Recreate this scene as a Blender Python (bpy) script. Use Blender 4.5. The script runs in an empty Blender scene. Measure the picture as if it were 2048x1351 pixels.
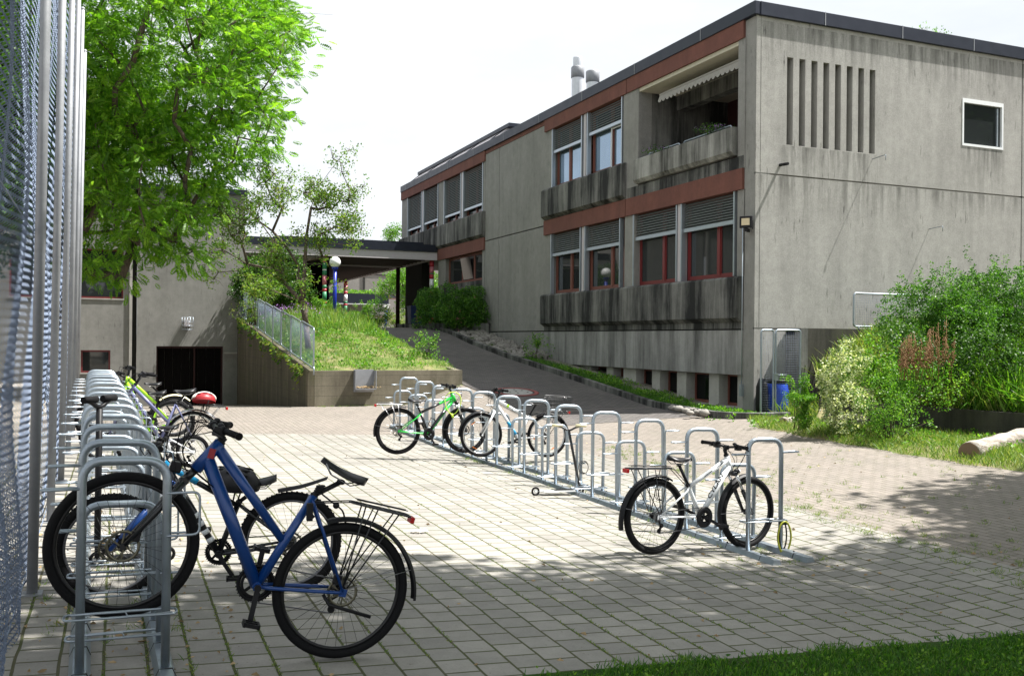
import bpy, math, random
import numpy as np
from mathutils import Vector, Matrix
random.seed(7); rng = np.random.default_rng(11)
S = bpy.context.scene; COL = S.collection
# ---------------------------------------------------------------- camera
F, CX, CY, EYE = 1890., 1024., 675.5, 1.70          # focal length in photo pixels, principal point, eye height
def nrm(v): v = np.array(v, float); return v/np.linalg.norm(v)
Yc = nrm(((235-CX)/F, -(671-CY)/F, -1))              # vanishing point of the building's long direction
Xc = nrm(((5550-CX)/F, -(717-CY)/F, -1)); Xc = nrm(Xc - Yc*Xc.dot(Yc))
Zc = np.cross(Xc, Yc); ROT = np.array([Xc, Yc, Zc])
cd = bpy.data.cameras.new('camera'); cam = bpy.data.objects.new('camera', cd); COL.objects.link(cam)
cd.sensor_width = 36; cd.lens = F/2048*36; cd.clip_start = .05; cd.clip_end = 1500
cam.matrix_world = Matrix([list(ROT[i])+[[0, 0, EYE][i]] for i in range(3)]+[[0, 0, 0, 1]])
S.camera = cam
# ---------------------------------------------------------------- light
SUN = Vector((.53, -.16, 1)).normalized()
w = bpy.data.worlds.new("World"); S.world = w; w.use_nodes = True; t = w.node_tree; bg = t.nodes['Background']
sky = t.nodes.new('ShaderNodeTexSky'); sky.sky_type = 'NISHITA'; sky.sun_disc = False
sky.sun_elevation = math.asin(SUN.z); sky.sun_rotation = math.atan2(SUN.x, SUN.y); sky.air_density = 1.0; sky.dust_density = 1.5
tc = t.nodes.new('ShaderNodeTexCoord'); mp = t.nodes.new('ShaderNodeMapping'); mp.inputs['Scale'].default_value = (1.2, 1.2, 3.2)
nz = t.nodes.new('ShaderNodeTexNoise'); nz.inputs['Scale'].default_value = 2.1; nz.inputs['Detail'].default_value = 7; nz.inputs['Roughness'].default_value = .55
cr = t.nodes.new('ShaderNodeValToRGB'); cr.color_ramp.elements[0].position = .30; cr.color_ramp.elements[1].position = .56
cr.color_ramp.elements[0].color = (.80, .80, .80, 1)
mx = t.nodes.new('ShaderNodeMixRGB'); mx.inputs[2].default_value = (13.2, 13.8, 14.4, 1)
t.links.new(tc.outputs['Generated'], mp.inputs[0]); t.links.new(mp.outputs[0], nz.inputs['Vector']); t.links.new(nz.outputs[0], cr.inputs[0])
t.links.new(cr.outputs[0], mx.inputs[0]); t.links.new(sky.outputs[0], mx.inputs[1]); t.links.new(mx.outputs[0], bg.inputs[0])
bg.inputs[1].default_value = .0285
sl = bpy.data.lights.new('sun', 'SUN'); sl.energy = 4.4; sl.angle = math.radians(.55); sl.color = (1, .965, .91)
so = bpy.data.objects.new('sun', sl); COL.objects.link(so); so.rotation_euler = SUN.to_track_quat('Z', 'Y').to_euler()
S.view_settings.view_transform = 'Standard'; S.view_settings.look = 'None'; S.view_settings.exposure = 1.5; S.view_settings.gamma = 1
try:
    S.cycles.use_denoising = True; S.cycles.max_bounces = 6; S.cycles.transparent_max_bounces = 8; S.cycles.caustics_reflective = False; S.cycles.caustics_refractive = False
except Exception: pass
# ---------------------------------------------------------------- measuring helpers
C0 = np.array([0, 0, EYE])
def ray(px, py): return ROT @ np.array([(px-CX)/F, -(py-CY)/F, -1.])
def onX(px, py, X): d = ray(px, py); return C0 + d*X/d[0]
def onY(px, py, Y): d = ray(px, py); return C0 + d*Y/d[1]
def onZ(px, py, Z): d = ray(px, py); return C0 + d*(Z-EYE)/d[2]
def atD(px, py, D): return C0 + ray(px, py)*D
def ss(a, b, x): u = min(1, max(0, (x-a)/(b-a))); return u*u*(3-2*u)
def lerp_tab(tab, x):
    if x <= tab[0][0]: return tab[0][1]
    for (a, u), (b, v) in zip(tab, tab[1:]):
        if x <= b: return u + (v-u)*(x-a)/(b-a)
    return tab[-1][1]
RT = [(15.5, 0), (17, .01), (19.3, .10), (22.1, .44), (24.9, .74), (28.2, 1.08), (31.7, 1.52), (34, 1.88), (36, 2.08), (38, 2.12)]
def ramp_z(y): return lerp_tab(RT, y)
def G(x, y):
    w_ = 1 if y < 15.5 else max(0, 1-(y-15.5)/6.5)
    xx = x if x < 5.5 else 5.5-(x-5.5)*5.5/6.5
    z = (-.055*min(max(xx if x < 12 else 0, -2), 5.5) + .008*min(max(y, 0), 12))*w_ * (1 if x < 12 else max(0, 13-x))
    z += ramp_z(y)*ss(6.7, 8.7, x)*(1 if y < 36.5 or x > 4.5 else 0)
    if y > 37 and x > 4.45: z = 2.12
    if y > 23.3 and x < 4.4: z -= min(14.8, y-23.3)/14.8*.95
    return z
def gr(px, py):
    z = 0
    for i in range(30):
        p = onZ(px, py, z); z = .5*z+.5*G(p[0], p[1])
    return p
# ---------------------------------------------------------------- materials
def sock(t, v, inp):
    if v is None: return
    if isinstance(v, bpy.types.NodeSocket): t.links.new(v, inp)
    elif isinstance(v, bpy.types.Node): t.links.new(v.outputs[0], inp)
    else:
        try: inp.default_value = v
        except Exception: inp.default_value = tuple(v)+(1,) if len(tuple(v)) == 3 else v
def nd(t, kind, ins=None, **kw):
    n_ = t.nodes.new('ShaderNode'+kind)
    for k, v in kw.items(): setattr(n_, k, v)
    for k, v in (ins or {}).items(): sock(t, v, n_.inputs[k])
    return n_
def mathn(t, op, a, b=0., c=None):
    n_ = nd(t, 'Math', {0: a, 1: b}, operation=op)
    if c is not None: sock(t, c, n_.inputs[2])
    return n_.outputs[0]
def mixc(t, f, a, b, mode='MIX'):
    n_ = nd(t, 'MixRGB', {0: f}, blend_type=mode)
    for i, v in ((1, a), (2, b)):
        if isinstance(v, tuple) and len(v) == 3: v = v+(1,)
        sock(t, v, n_.inputs[i])
    return n_.outputs[0]
def ramp(t, f, *stops):
    n_ = nd(t, 'ValToRGB', {0: f}); e = n_.color_ramp.elements
    while len(e) < len(stops): e.new(.5)
    for el, (p, c) in zip(e, stops):
        el.position = p; el.color = (c, c, c, 1) if isinstance(c, (int, float)) else tuple(c)+(1,)
    return n_.outputs[0]
def newmat(name):
    m = bpy.data.materials.new(name); m.use_nodes = True; t = m.node_tree; return m, t, t.nodes['Principled BSDF']
def gpos(t): return nd(t, 'NewGeometry').outputs['Position']
def opos(t): return nd(t, 'TexCoord').outputs['Object']
def noise(t, vec, scale, detail=3, rough=.5, sc3=None):
    if sc3: vec = nd(t, 'Mapping', {'Vector': vec, 'Scale': sc3}).outputs[0]
    return nd(t, 'TexNoise', {'Vector': vec, 'Scale': scale, 'Detail': detail, 'Roughness': rough}).outputs[0]
def bump(t, b, h, strength=.3, dist=.01):
    n_ = nd(t, 'Bump', {'Height': h, 'Strength': strength, 'Distance': dist}); t.links.new(n_.outputs[0], b.inputs['Normal'])
MATS = {}
def simple(name, c, rough=.5, metal=0., var=.25, sc=6., bmp=.15, spec=.5, em=None, coat=0):
    m, t, b = newmat(name); p = opos(t)
    n1 = noise(t, p, sc, 5, .6); n2 = noise(t, p, sc*9, 2)
    f = mathn(t, 'MULTIPLY_ADD', n1, var*1.4, 1-var*.7)
    f2 = mathn(t, 'MULTIPLY_ADD', n2, var*.5, 1-var*.25)
    f = mathn(t, 'MULTIPLY', f, f2)
    b.inputs['Base Color'].default_value = tuple(c)+(1,)
    t.links.new(mixc(t, 1., tuple(c), nd(t, 'CombineXYZ', {0: f, 1: f, 2: f}).outputs[0], 'MULTIPLY'), b.inputs['Base Color'])
    sock(t, mathn(t, 'MULTIPLY_ADD', n1, .25, max(.02, rough-.12)), b.inputs['Roughness'])
    b.inputs['Metallic'].default_value = metal; b.inputs['Specular IOR Level'].default_value = spec; b.inputs['Coat Weight'].default_value = coat
    if bmp: bump(t, b, n2, bmp, .004)
    if em: b.inputs['Emission Color'].default_value = tuple(em[0])+(1,); b.inputs['Emission Strength'].default_value = em[1]
    MATS[name] = m; return m
def concrete(name, light, dark, streak=.5, fine=.35, moss=0., bands=None, lo=.3, hi=.7, boards=0., drips=0., n5amt=.10, stains=()):
    m, t, b = newmat(name); p = gpos(t)
    n1 = noise(t, p, .7, 6, .6); n2 = noise(t, p, 1.0, 6, .68, (1.9, 1.9, .20)); n3 = noise(t, p, 55, 2, .7); n4 = noise(t, p, 5, 5, .7)
    n5 = noise(t, p, 1.0, 3, .6, (14, 14, .8))
    v = mathn(t, 'ADD', mathn(t, 'MULTIPLY', n1, 1-streak), mathn(t, 'MULTIPLY', n2, streak))
    v = mathn(t, 'MULTIPLY_ADD', n5, n5amt, mathn(t, 'SUBTRACT', v, n5amt/2))
    f = ramp(t, v, (lo, 0.), (hi, 1.))
    col = mixc(t, f, dark, light)
    sp = mathn(t, 'MULTIPLY_ADD', n3, fine*2, 1-fine); s4 = mathn(t, 'MULTIPLY_ADD', n4, .5, .75); sp = mathn(t, 'MULTIPLY', sp, s4)
    col = mixc(t, 1., col, nd(t, 'CombineXYZ', {0: sp, 1: sp, 2: sp}).outputs[0], 'MULTIPLY')
    if drips:
        dz = ramp(t, noise(t, p, 1.0, 4, .6, (16, 16, 2.6)), (.60, 0.), (.70, 1.)); dz = mathn(t, 'MULTIPLY', dz, ramp(t, noise(t, p, .9, 3), (.46, 0.), (.62, drips))); col = mixc(t, dz, col, (.035, .034, .03))
    if stains:
        xs, _, zs = nd(t, 'SeparateXYZ', {0: p}).outputs; sn = ramp(t, noise(t, p, 1.0, 5, .7, (5, 5, .35)), (.42, 0.), (.62, 1.)); acc = None
        for a, b_, zt, ln in stains:
            mx_ = mathn(t, 'MULTIPLY', nd(t, 'MapRange', {0: xs, 1: a-.15, 2: a+.15}).outputs[0], nd(t, 'MapRange', {0: xs, 1: b_+.15, 2: b_-.15}).outputs[0])
            mz = mathn(t, 'MULTIPLY', mathn(t, 'LESS_THAN', zs, zt), nd(t, 'MapRange', {0: zs, 1: zt-ln, 2: zt}).outputs[0]); q = mathn(t, 'MULTIPLY', mx_, mz); acc = q if acc is None else mathn(t, 'MAXIMUM', acc, q)
        col = mixc(t, mathn(t, 'MULTIPLY', mathn(t, 'MULTIPLY', acc, sn), .75), col, (.07, .07, .062))
    if boards:
        z = nd(t, 'SeparateXYZ', {0: p}).outputs[2]
        bd = mathn(t, 'LESS_THAN', mathn(t, 'FRACT', mathn(t, 'MULTIPLY', z, boards)), .06)
        col = mixc(t, mathn(t, 'MULTIPLY', bd, .45), col, (.05, .045, .04))
    if moss:
        mo = ramp(t, noise(t, p, 1.7, 5, .7), (.5, 0.), (.68, moss)); col = mixc(t, mo, col, (.07, .075, .035))
    t.links.new(col, b.inputs['Base Color']); b.inputs['Roughness'].default_value = .88; b.inputs['Specular IOR Level'].default_value = .25
    bump(t, b, mathn(t, 'ADD', n3, n4), .35, .006); MATS[name] = m; return m
def brickmat(name, bw, rh, c1, c2, mort, msize, shift=(0, 0), moss=(.05, .07, .015), mossamt=.6, blot=.25, swap=True):
    m, t, b = newmat(name); p = gpos(t); s = nd(t, 'SeparateXYZ', {0: p})
    wob = noise(t, p, 2.3, 2); wv = mathn(t, 'MULTIPLY_ADD', wob, .02, -.01)
    a = mathn(t, 'ADD', s.outputs[1], shift[0]); c = mathn(t, 'ADD', mathn(t, 'ADD', s.outputs[0], wv), shift[1])
    v = nd(t, 'CombineXYZ', {0: a if swap else c, 1: c if swap else a, 2: 0.}).outputs[0]
    br = nd(t, 'TexBrick', {'Vector': v, 'Color1': tuple(c1)+(1,), 'Color2': tuple(c2)+(1,), 'Mortar': tuple(mort)+(1,), 'Scale': 1., 'Mortar Size': msize, 'Mortar Smooth': .25, 'Bias': 0., 'Brick Width': bw, 'Row Height': rh}, offset=.5)
    n1 = noise(t, p, .45, 5, .6); n2 = noise(t, p, 90, 2, .7); n3 = noise(t, p, 9, 5, .7)
    k = mathn(t, 'MULTIPLY', mathn(t, 'MULTIPLY_ADD', n1, blot*2, 1-blot), mathn(t, 'MULTIPLY_ADD', n2, .36, .82)); k = mathn(t, 'MULTIPLY', k, mathn(t, 'MULTIPLY_ADD', n3, .5, .75))
    col = mixc(t, 1., br.outputs['Color'], nd(t, 'CombineXYZ', {0: k, 1: k, 2: k}).outputs[0], 'MULTIPLY')
    mo = mathn(t, 'MULTIPLY', br.outputs['Fac'], ramp(t, noise(t, p, 1.1, 6, .7), (.38, 0.), (.6, mossamt)))
    col = mixc(t, mo, col, moss)
    db = ramp(t, noise(t, p, 38, 2, .5), (.70, 0.), (.76, .5)); col = mixc(t, db, col, (.10, .07, .045))
    t.links.new(col, b.inputs['Base Color']); b.inputs['Roughness'].default_value = .85; b.inputs['Specular IOR Level'].default_value = .3
    h = mathn(t, 'SUBTRACT', mathn(t, 'MULTIPLY', n2, .25), br.outputs['Fac']); bump(t, b, h, .7, .006); MATS[name] = m; return m
def leafmat(name, dark, mid, light, trans=.45):
    m, t, b = newmat(name); at = nd(t, 'Attribute', attribute_name='rnd').outputs['Fac']
    col = ramp(t, at, (0., dark), (.5, mid), (1., light))
    b.inputs['Roughness'].default_value = .45; t.links.new(col, b.inputs['Base Color']); b.inputs['Specular IOR Level'].default_value = .35
    tr = nd(t, 'BsdfTranslucent'); t.links.new(mixc(t, 1., col, (1.25, 1.35, .55), 'MULTIPLY'), tr.inputs[0])
    ms = nd(t, 'MixShader', {0: trans, 1: b.outputs[0], 2: tr.outputs[0]}); t.links.new(ms.outputs[0], t.nodes['Material Output'].inputs[0])
    MATS[name] = m; return m
def bark(name, c, c2):
    m, t, b = newmat(name); p = opos(t); n = noise(t, p, 6, 6, .7, (3, 3, .6)); t.links.new(mixc(t, ramp(t, n, (.35, 0.), (.65, 1.)), c2, c), b.inputs['Base Color']); b.inputs['Roughness'].default_value = .9
    bump(t, b, n, .6, .02); MATS[name] = m; return m
def soilmat(name, cols, sc=1.3):
    m, t, b = newmat(name); p = gpos(t); n = noise(t, p, sc, 8, .65); n2 = noise(t, p, 45, 3, .7)
    v = mathn(t, 'ADD', mathn(t, 'MULTIPLY', n, .7), mathn(t, 'MULTIPLY', n2, .3))
    t.links.new(ramp(t, v, *[(.36+.28*i/(len(cols)-1), c) for i, c in enumerate(cols)]), b.inputs['Base Color']); b.inputs['Roughness'].default_value = .95; b.inputs['Specular IOR Level'].default_value = .1
    bump(t, b, n2, .8, .03); MATS[name] = m; return m
concrete('concrete', (.285, .281, .266), (.185, .183, .173), .55, .3, drips=.5)
concrete('sunlit_gable_concrete', (.36, .353, .333), (.24, .235, .222), .6, .45, lo=.24, hi=.58, drips=.8, stains=((13.9, 16.7, 6.15, 1.5), (19.35, 20.85, 6.6, 1.3), (13.2, 17.4, 5.44, 1.1), (15.8, 21.4, 5.44, .6), (13.3, 22., 8.9, 1.2)))  # facade concrete in a paler colour to make the gable look sunlit, plus stains
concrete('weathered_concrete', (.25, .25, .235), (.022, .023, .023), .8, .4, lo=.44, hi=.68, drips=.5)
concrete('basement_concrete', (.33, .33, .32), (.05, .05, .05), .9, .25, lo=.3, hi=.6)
concrete('pale_concrete', (.45, .44, .41), (.28, .27, .25), .5, .2)
concrete('board_concrete', (.26, .235, .175), (.085, .075, .055), .5, .35, .4, boards=4.)
concrete('mossy_concrete', (.15, .13, .09), (.03, .028, .02), .85, .3, .7, boards=4.)
concrete('black_stained_concrete', (.10, .095, .08), (.02, .02, .018), .7, .4, .4, boards=4.)
concrete('far_concrete', (.26, .25, .23), (.19, .18, .17), .3, .15)
brickmat('slab_paving', .2, .205, (.285, .27, .245), (.22, .21, .192), (.085, .078, .045), .0085, (.02, .05), blot=.33, mossamt=.75)
brickmat('brick_paving', .2, .1, (.225, .198, .175), (.188, .167, .148), (.11, .09, .065), .005, mossamt=.7, blot=.2)
brickmat('shaded_ramp_paving', .2, .1, (.135, .123, .118), (.095, .088, .088), (.05, .045, .04), .009, mossamt=.3, blot=.35, swap=False)  # same brick, coloured darker and cooler to carry the building's shade
simple('roof_metal', (.022, .027, .042), .45, .5, .35, 3)
concrete('red_panel', (.185, .078, .06), (.115, .052, .044), .7, .15)
concrete('parapet_concrete', (.34, .34, .32), (.05, .05, .045), .8, .35, lo=.36, hi=.60, drips=.5)
leafmat('leaf_hedge', (.022, .085, .010), (.06, .17, .018), (.14, .29, .04), .4)
simple('galvanised', (.34, .39, .44), .4, .8, .3, 14)
simple('old_steel', (.28, .29, .31), .55, .4, .45, 4)
simple('wire_steel', (.19, .24, .34), .55, .15, .3, 10)
simple('blind_slat', (.17, .19, .185), .45, .35, .2, 4)
simple('blind_rail', (.42, .47, .52), .4, .7, .15, 4)
simple('red_window', (.16, .022, .024), .4, 0, .2, 4)
simple('brown_window', (.17, .06, .045), .5, 0, .3, 4)
simple('white_window', (.78, .80, .82), .35, 0, .1, 4)
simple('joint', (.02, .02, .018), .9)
simple('interior', (.006, .005, .005), .95, 0, .2, 6, 0, .1)
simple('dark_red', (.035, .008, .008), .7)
simple('soffit', (.5, .47, .38), .8)
simple('canvas', (.27, .26, .235), .9, 0, .2)
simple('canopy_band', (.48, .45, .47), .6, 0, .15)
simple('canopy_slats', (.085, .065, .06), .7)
simple('lamp_blue', (.01, .03, .35), .35)
simple('globe', (.85, .86, .86), .3, 0, .05)
simple('stripe_pink', (.48, .16, .20), .5); simple('stripe_red', (.40, .03, .05), .5); simple('stripe_green', (.03, .20, .09), .5)
simple('rubber', (.006, .006, .007), .75, 0, .3, 20, .3, .18)
simple('black_plastic', (.006, .006, .008), .5, 0, .2, 12, .1, .3)
simple('black_paint', (.006, .007, .01), .3, 0, .2, 8, 0, coat=.2)
simple('seat_vinyl', (.007, .007, .009), .4, 0, .2, 12, .2, .4)
simple('blue_paint', (.003, .045, .21), .33, .1, .2, 5, 0, coat=.3)
simple('green_paint', (.02, .55, .06), .3, 0, .12, 5, 0, coat=.6)
simple('lime_paint', (.35, .72, .02), .3, 0, .12, 5, 0, coat=.6)
simple('white_paint', (.74, .76, .78), .25, 0, .1, 5, 0, coat=.6)
simple('slate_paint', (.15, .16, .30), .3, .1, .12, 5, 0, coat=.6)
simple('cyan_paint', (.02, .30, .58), .3, 0, .1, 5, 0)
simple('cream_plastic', (.72, .66, .42), .5)
simple('chrome', (.6, .6, .6), .2, 1, .1, 10, 0); simple('spoke_steel', (.30, .30, .31), .3, .9, .1, 10, 0); simple('rim_grey', (.16, .16, .17), .35, .8, .15, 10, 0); simple('rim_black', (.007, .007, .008), .35, .2, .15, 10, 0)
simple('rotor', (.16, .15, .11), .35, .9)
simple('orange_reflector', (.75, .20, .02), .25); simple('red_reflector', (.45, .01, .01), .25)
simple('lime_lock', (.55, .75, .08), .4); simple('olive_lock', (.28, .30, .02), .4)
simple('barrel_blue', (.02, .08, .60), .4, 0, .2, 5)
simple('bin_blue', (.012, .03, .10), .5); simple('yellow_mark', (.35, .27, .03), .6)
simple('wood_bench', (.22, .16, .12), .8)
simple('stone', (.24, .225, .205), .85, 0, .5, 5, .4)
simple('flower_purple', (.30, .14, .42), .6); simple('flower_white', (.75, .72, .66), .7)
simple('dry_leaf', (.42, .30, .16), .8)
simple('manhole_concrete', (.34, .33, .31), .85); simple('red_ring', (.24, .06, .055), .8)
simple('log_cut', (.20, .13, .085), .85)
simple('helmet_red', (.28, .012, .018), .4); simple('lamp_glass', (.62, .52, .34), .3, 0, .1, 4, 0)
simple('hay', (.34, .27, .14), .9); simple('dock_rust', (.27, .15, .07), .8)
m_, t_, b_ = newmat('log_wood'); p_ = gpos(t_)
na = noise(t_, p_, 1.0, 6, .7, (2.2, 11, 11)); nb = noise(t_, p_, 1.0, 5, .7, (3, 26, 26)); nc = noise(t_, p_, 2.4, 4, .6)
cl_ = mixc(t_, ramp(t_, na, (.38, 0.), (.58, 1.)), (.17, .14, .11), (.44, .40, .35)); cl_ = mixc(t_, ramp(t_, nb, (.60, 0.), (.66, .8)), cl_, (.05, .04, .03)); cl_ = mixc(t_, ramp(t_, nc, (.56, 0.), (.66, .6)), cl_, (.13, .10, .075))
t_.links.new(cl_, b_.inputs['Base Color']); b_.inputs['Roughness'].default_value = .9; bump(t_, b_, mathn(t_, 'ADD', na, nb), 1., .03); MATS['log_wood'] = m_
simple('flue_steel', (.60, .62, .65), .4, .4)
def glassmat(name, c, rough=.03, spec=.8, met=0.):
    m, t, b = newmat(name); p = gpos(t); n = noise(t, p, 1.2, 3)
    t.links.new(mixc(t, n, tuple(v*.6 for v in c), c), b.inputs['Base Color']); b.inputs['Roughness'].default_value = rough; b.inputs['Specular IOR Level'].default_value = spec; b.inputs['Metallic'].default_value = met
    bump(t, b, noise(t, p, .8, 1), .04, .02); MATS[name] = m
glassmat('glass', (.035, .04, .042), .03, .7, .12); glassmat('dark_glass', (.006, .008, .008), .08, .3); glassmat('sky_glass', (.34, .46, .60), .03, 1., .75)  # sky_glass: blue of the reflected sky put into the base colour
leafmat('leaf_ash', (.055, .16, .012), (.14, .31, .024), (.30, .48, .05), .56)
leafmat('leaf_apple', (.05, .12, .018), (.12, .23, .035), (.27, .29, .06), .5)
leafmat('leaf_dark', (.018, .055, .008), (.04, .11, .014), (.09, .19, .025), .4)
leafmat('leaf_bright', (.04, .13, .012), (.10, .25, .022), (.22, .38, .05), .45)
leafmat('leaf_variegated', (.06, .14, .03), (.42, .48, .25), (.80, .80, .58), .3)
leafmat('grass_lawn', (.025, .095, .009), (.055, .17, .015), (.15, .27, .04), .4)
leafmat('grass_bank', (.06, .16, .022), (.13, .26, .04), (.32, .36, .11), .4)
leafmat('grass_verge', (.07, .15, .02), (.15, .25, .045), (.33, .34, .12), .4)
bark('bark_brown', (.13, .10, .075), (.05, .04, .03)); bark('bark_grey', (.16, .14, .10), (.06, .05, .04))
soilmat('bank_soil', ((.06, .12, .02), (.15, .18, .06), (.30, .23, .15))); soilmat('lawn_soil', ((.02, .05, .01), (.04, .09, .015), (.06, .06, .03))); soilmat('bed_soil', ((.03, .04, .015), (.06, .07, .025), (.12, .09, .05)))
soilmat('court_ground', ((.26, .25, .22), (.34, .31, .27), (.42, .38, .32)))
# ---------------------------------------------------------------- mesh helpers
class MB:
    def __init__(s): s.v = []; s.f = []; s.sm = []; s.mi = []; s.m = 0; s.grp = []
    def add(s, vs, fs, smooth=False):
        o = len(s.v); s.grp.append((o, len(s.f))); s.v += [tuple(map(float, p)) for p in vs]; s.f += [tuple(i+o for i in f) for f in fs]; s.sm += [smooth]*len(fs); s.mi += [s.m]*len(fs)
    def box(s, x0, x1, y0, y1, z0, z1):
        if x0 > x1: x0, x1 = x1, x0
        if y0 > y1: y0, y1 = y1, y0
        if z0 > z1: z0, z1 = z1, z0
        s.add([(x, y, z) for z in (z0, z1) for y in (y0, y1) for x in (x0, x1)], [(0, 2, 3, 1), (4, 5, 7, 6), (0, 1, 5, 4), (2, 6, 7, 3), (0, 4, 6, 2), (1, 3, 7, 5)])
    def beam(s, a, b, w, h, up=(0, 0, 1)):
        a = Vector(a); b = Vector(b); d = (b-a).normalized(); u = Vector(up); sd = d.cross(u)
        sd = sd.normalized() if sd.length > 1e-4 else Vector((1, 0, 0)); u = sd.cross(d).normalized()
        vs = [p+sd*(i*w/2)+u*(j*h/2) for p in (a, b) for i, j in ((-1, -1), (1, -1), (1, 1), (-1, 1))]
        s.add(vs, [(0, 1, 2, 3), (7, 6, 5, 4), (0, 4, 5, 1), (1, 5, 6, 2), (2, 6, 7, 3), (3, 7, 4, 0)])
    def tube(s, pts, r, seg=8, closed=False, r2=None, flat=1.):
        P = [Vector(p) for p in pts]; n = len(P)
        if n < 2: return
        T = []
        for i in range(n):
            a = P[(i-1) % n] if (closed or i) else P[i]; b = P[(i+1) % n] if (closed or i < n-1) else P[i]
            d = (b-a); T.append(d.normalized() if d.length > 1e-9 else Vector((0, 0, 1)))
        u = T[0].orthogonal().normalized() if abs(T[0].z) > .99 else Vector((0, 0, 1)).cross(T[0]).normalized()
        vs = []
        for i in range(n):
            if i:
                u = u - T[i]*u.dot(T[i]); u = u.normalized() if u.length > 1e-6 else T[i].orthogonal().normalized()
            v = T[i].cross(u); rr = r if r2 is None else r+(r2-r)*i/(n-1)
            if isinstance(r, (list, tuple)): rr = r[i]
            for k in range(seg):
                a = 2*math.pi*k/seg; vs.append(P[i]+u*(rr*math.cos(a))+v*(rr*math.sin(a)*flat))
        fs = [(i*seg+k, i*seg+(k+1) % seg, ((i+1) % n)*seg+(k+1) % seg, ((i+1) % n)*seg+k) for i in range(n if closed else n-1) for k in range(seg)]
        s.add(vs, fs, True)
        if not closed:
            o = len(s.v)-n*seg; s.f += [tuple(o+k for k in range(seg))[::-1], tuple(o+(n-1)*seg+k for k in range(seg))]; s.sm += [False]*2; s.mi += [s.m]*2
    def cyl(s, a, b, r, seg=16, r2=None): s.tube([a, b], r, seg, r2=r2)
    def ring(s, c, ax, R, r, n=48, seg=8, a0=0., a1=None, flat=1.):
        c = Vector(c); ax = Vector(ax).normalized(); u = ax.orthogonal().normalized() if abs(ax.y) < .99 else Vector((1, 0, 0)); v = ax.cross(u)*-1
        full = a1 is None; a1 = a0+2*math.pi if full else a1
        m = n if full else n+1
        s.tube([c+u*(R*math.cos(a0+(a1-a0)*i/n))+v*(R*math.sin(a0+(a1-a0)*i/n)) for i in range(m)], r, seg, closed=full, flat=flat)
    def band(s, c, prof, n=48, a0=0., a1=2*math.pi):
        """revolve a (radius, y) profile about the local Y axis in the XZ plane"""
        full = abs(a1-a0-2*math.pi) < 1e-6; m = n if full else n+1; k = len(prof); vs = []
        for i in range(m):
            a = a0+(a1-a0)*i/n
            for R, y in prof: vs.append((c[0]+R*math.cos(a), c[1]+y, c[2]+R*math.sin(a)))
        s.add(vs, [(i*k+j, i*k+(j+1) % k, ((i+1) % m)*k+(j+1) % k, ((i+1) % m)*k+j) for i in range(n) for j in range(k)], True)
    def lathe(s, c, prof, seg=24, cap=True):
        vs = [(c[0]+r*math.cos(2*math.pi*k/seg), c[1]+r*math.sin(2*math.pi*k/seg), c[2]+z) for r, z in prof for k in range(seg)]
        s.add(vs, [(i*seg+k, i*seg+(k+1) % seg, (i+1)*seg+(k+1) % seg, (i+1)*seg+k) for i in range(len(prof)-1) for k in range(seg)], True)
    def sph(s, c, r, sc=(1, 1, 1), seg=12, rings=8):
        vs = []; 
        for i in range(rings+1):
            th = math.pi*i/rings
            for k in range(seg):
                a = 2*math.pi*k/seg; vs.append((c[0]+r*sc[0]*math.sin(th)*math.cos(a), c[1]+r*sc[1]*math.sin(th)*math.sin(a), c[2]+r*sc[2]*math.cos(th)))
        s.add(vs, [(i*seg+k, (i+1)*seg+k, (i+1)*seg+(k+1) % seg, i*seg+(k+1) % seg) for i in range(rings) for k in range(seg)], True)
    def quad(s, *p): s.add(p, [tuple(range(len(p)))])
    def extr(s, poly, vec):
        n = len(poly); vec = Vector(vec); a = [Vector(p) for p in poly]
        s.add(a+[p+vec for p in a], [tuple(range(n))[::-1], tuple(range(n, 2*n))]+[(i, (i+1) % n, (i+1) % n+n, i+n) for i in range(n)])
    def build(s, name, mat, parent=None, bevel=0, halves=False):
        if halves:
            for sg in (1, -1):
                m = MB(); keep = [i for i, f in enumerate(s.f) if sum(s.v[j][1] for j in f)*sg > 0]; idx = {}
                for i in keep:
                    for j in s.f[i]: idx.setdefault(j, len(idx))
                m.v = [s.v[j] for j in idx]; m.f = [tuple(idx[j] for j in s.f[i]) for i in keep]; m.sm = [s.sm[i] for i in keep]; m.mi = [s.mi[i] for i in keep]; m.build(name, mat, parent, bevel)
            return
        me = bpy.data.meshes.new(name); me.from_pydata(s.v, [], s.f); me.polygons.foreach_set('use_smooth', s.sm)
        mats = mat if isinstance(mat, (list, tuple)) else [mat]
        for m_ in mats: me.materials.append(MATS[m_])
        if len(mats) > 1: me.polygons.foreach_set('material_index', s.mi)
        me.update(); o = bpy.data.objects.new(name, me); COL.objects.link(o)
        if parent: o.parent = parent
        if bevel:
            bv = o.modifiers.new('bevel', 'BEVEL'); bv.width = bevel; bv.segments = 2; bv.limit_method = 'ANGLE'
        return o
def fillet(pts, rad, n=5):
    P = [Vector(p) for p in pts]; out = [P[0]]
    for a, b, c in zip(P, P[1:], P[2:]):
        d1 = (a-b); d2 = (c-b); r = min(rad, d1.length*.49, d2.length*.49); p1 = b+d1.normalized()*r; p2 = b+d2.normalized()*r
        for i in range(n+1):
            t_ = i/n; out.append(p1*(1-t_)**2+b*2*t_*(1-t_)+p2*t_*t_)
    return out+[P[-1]]
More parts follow.
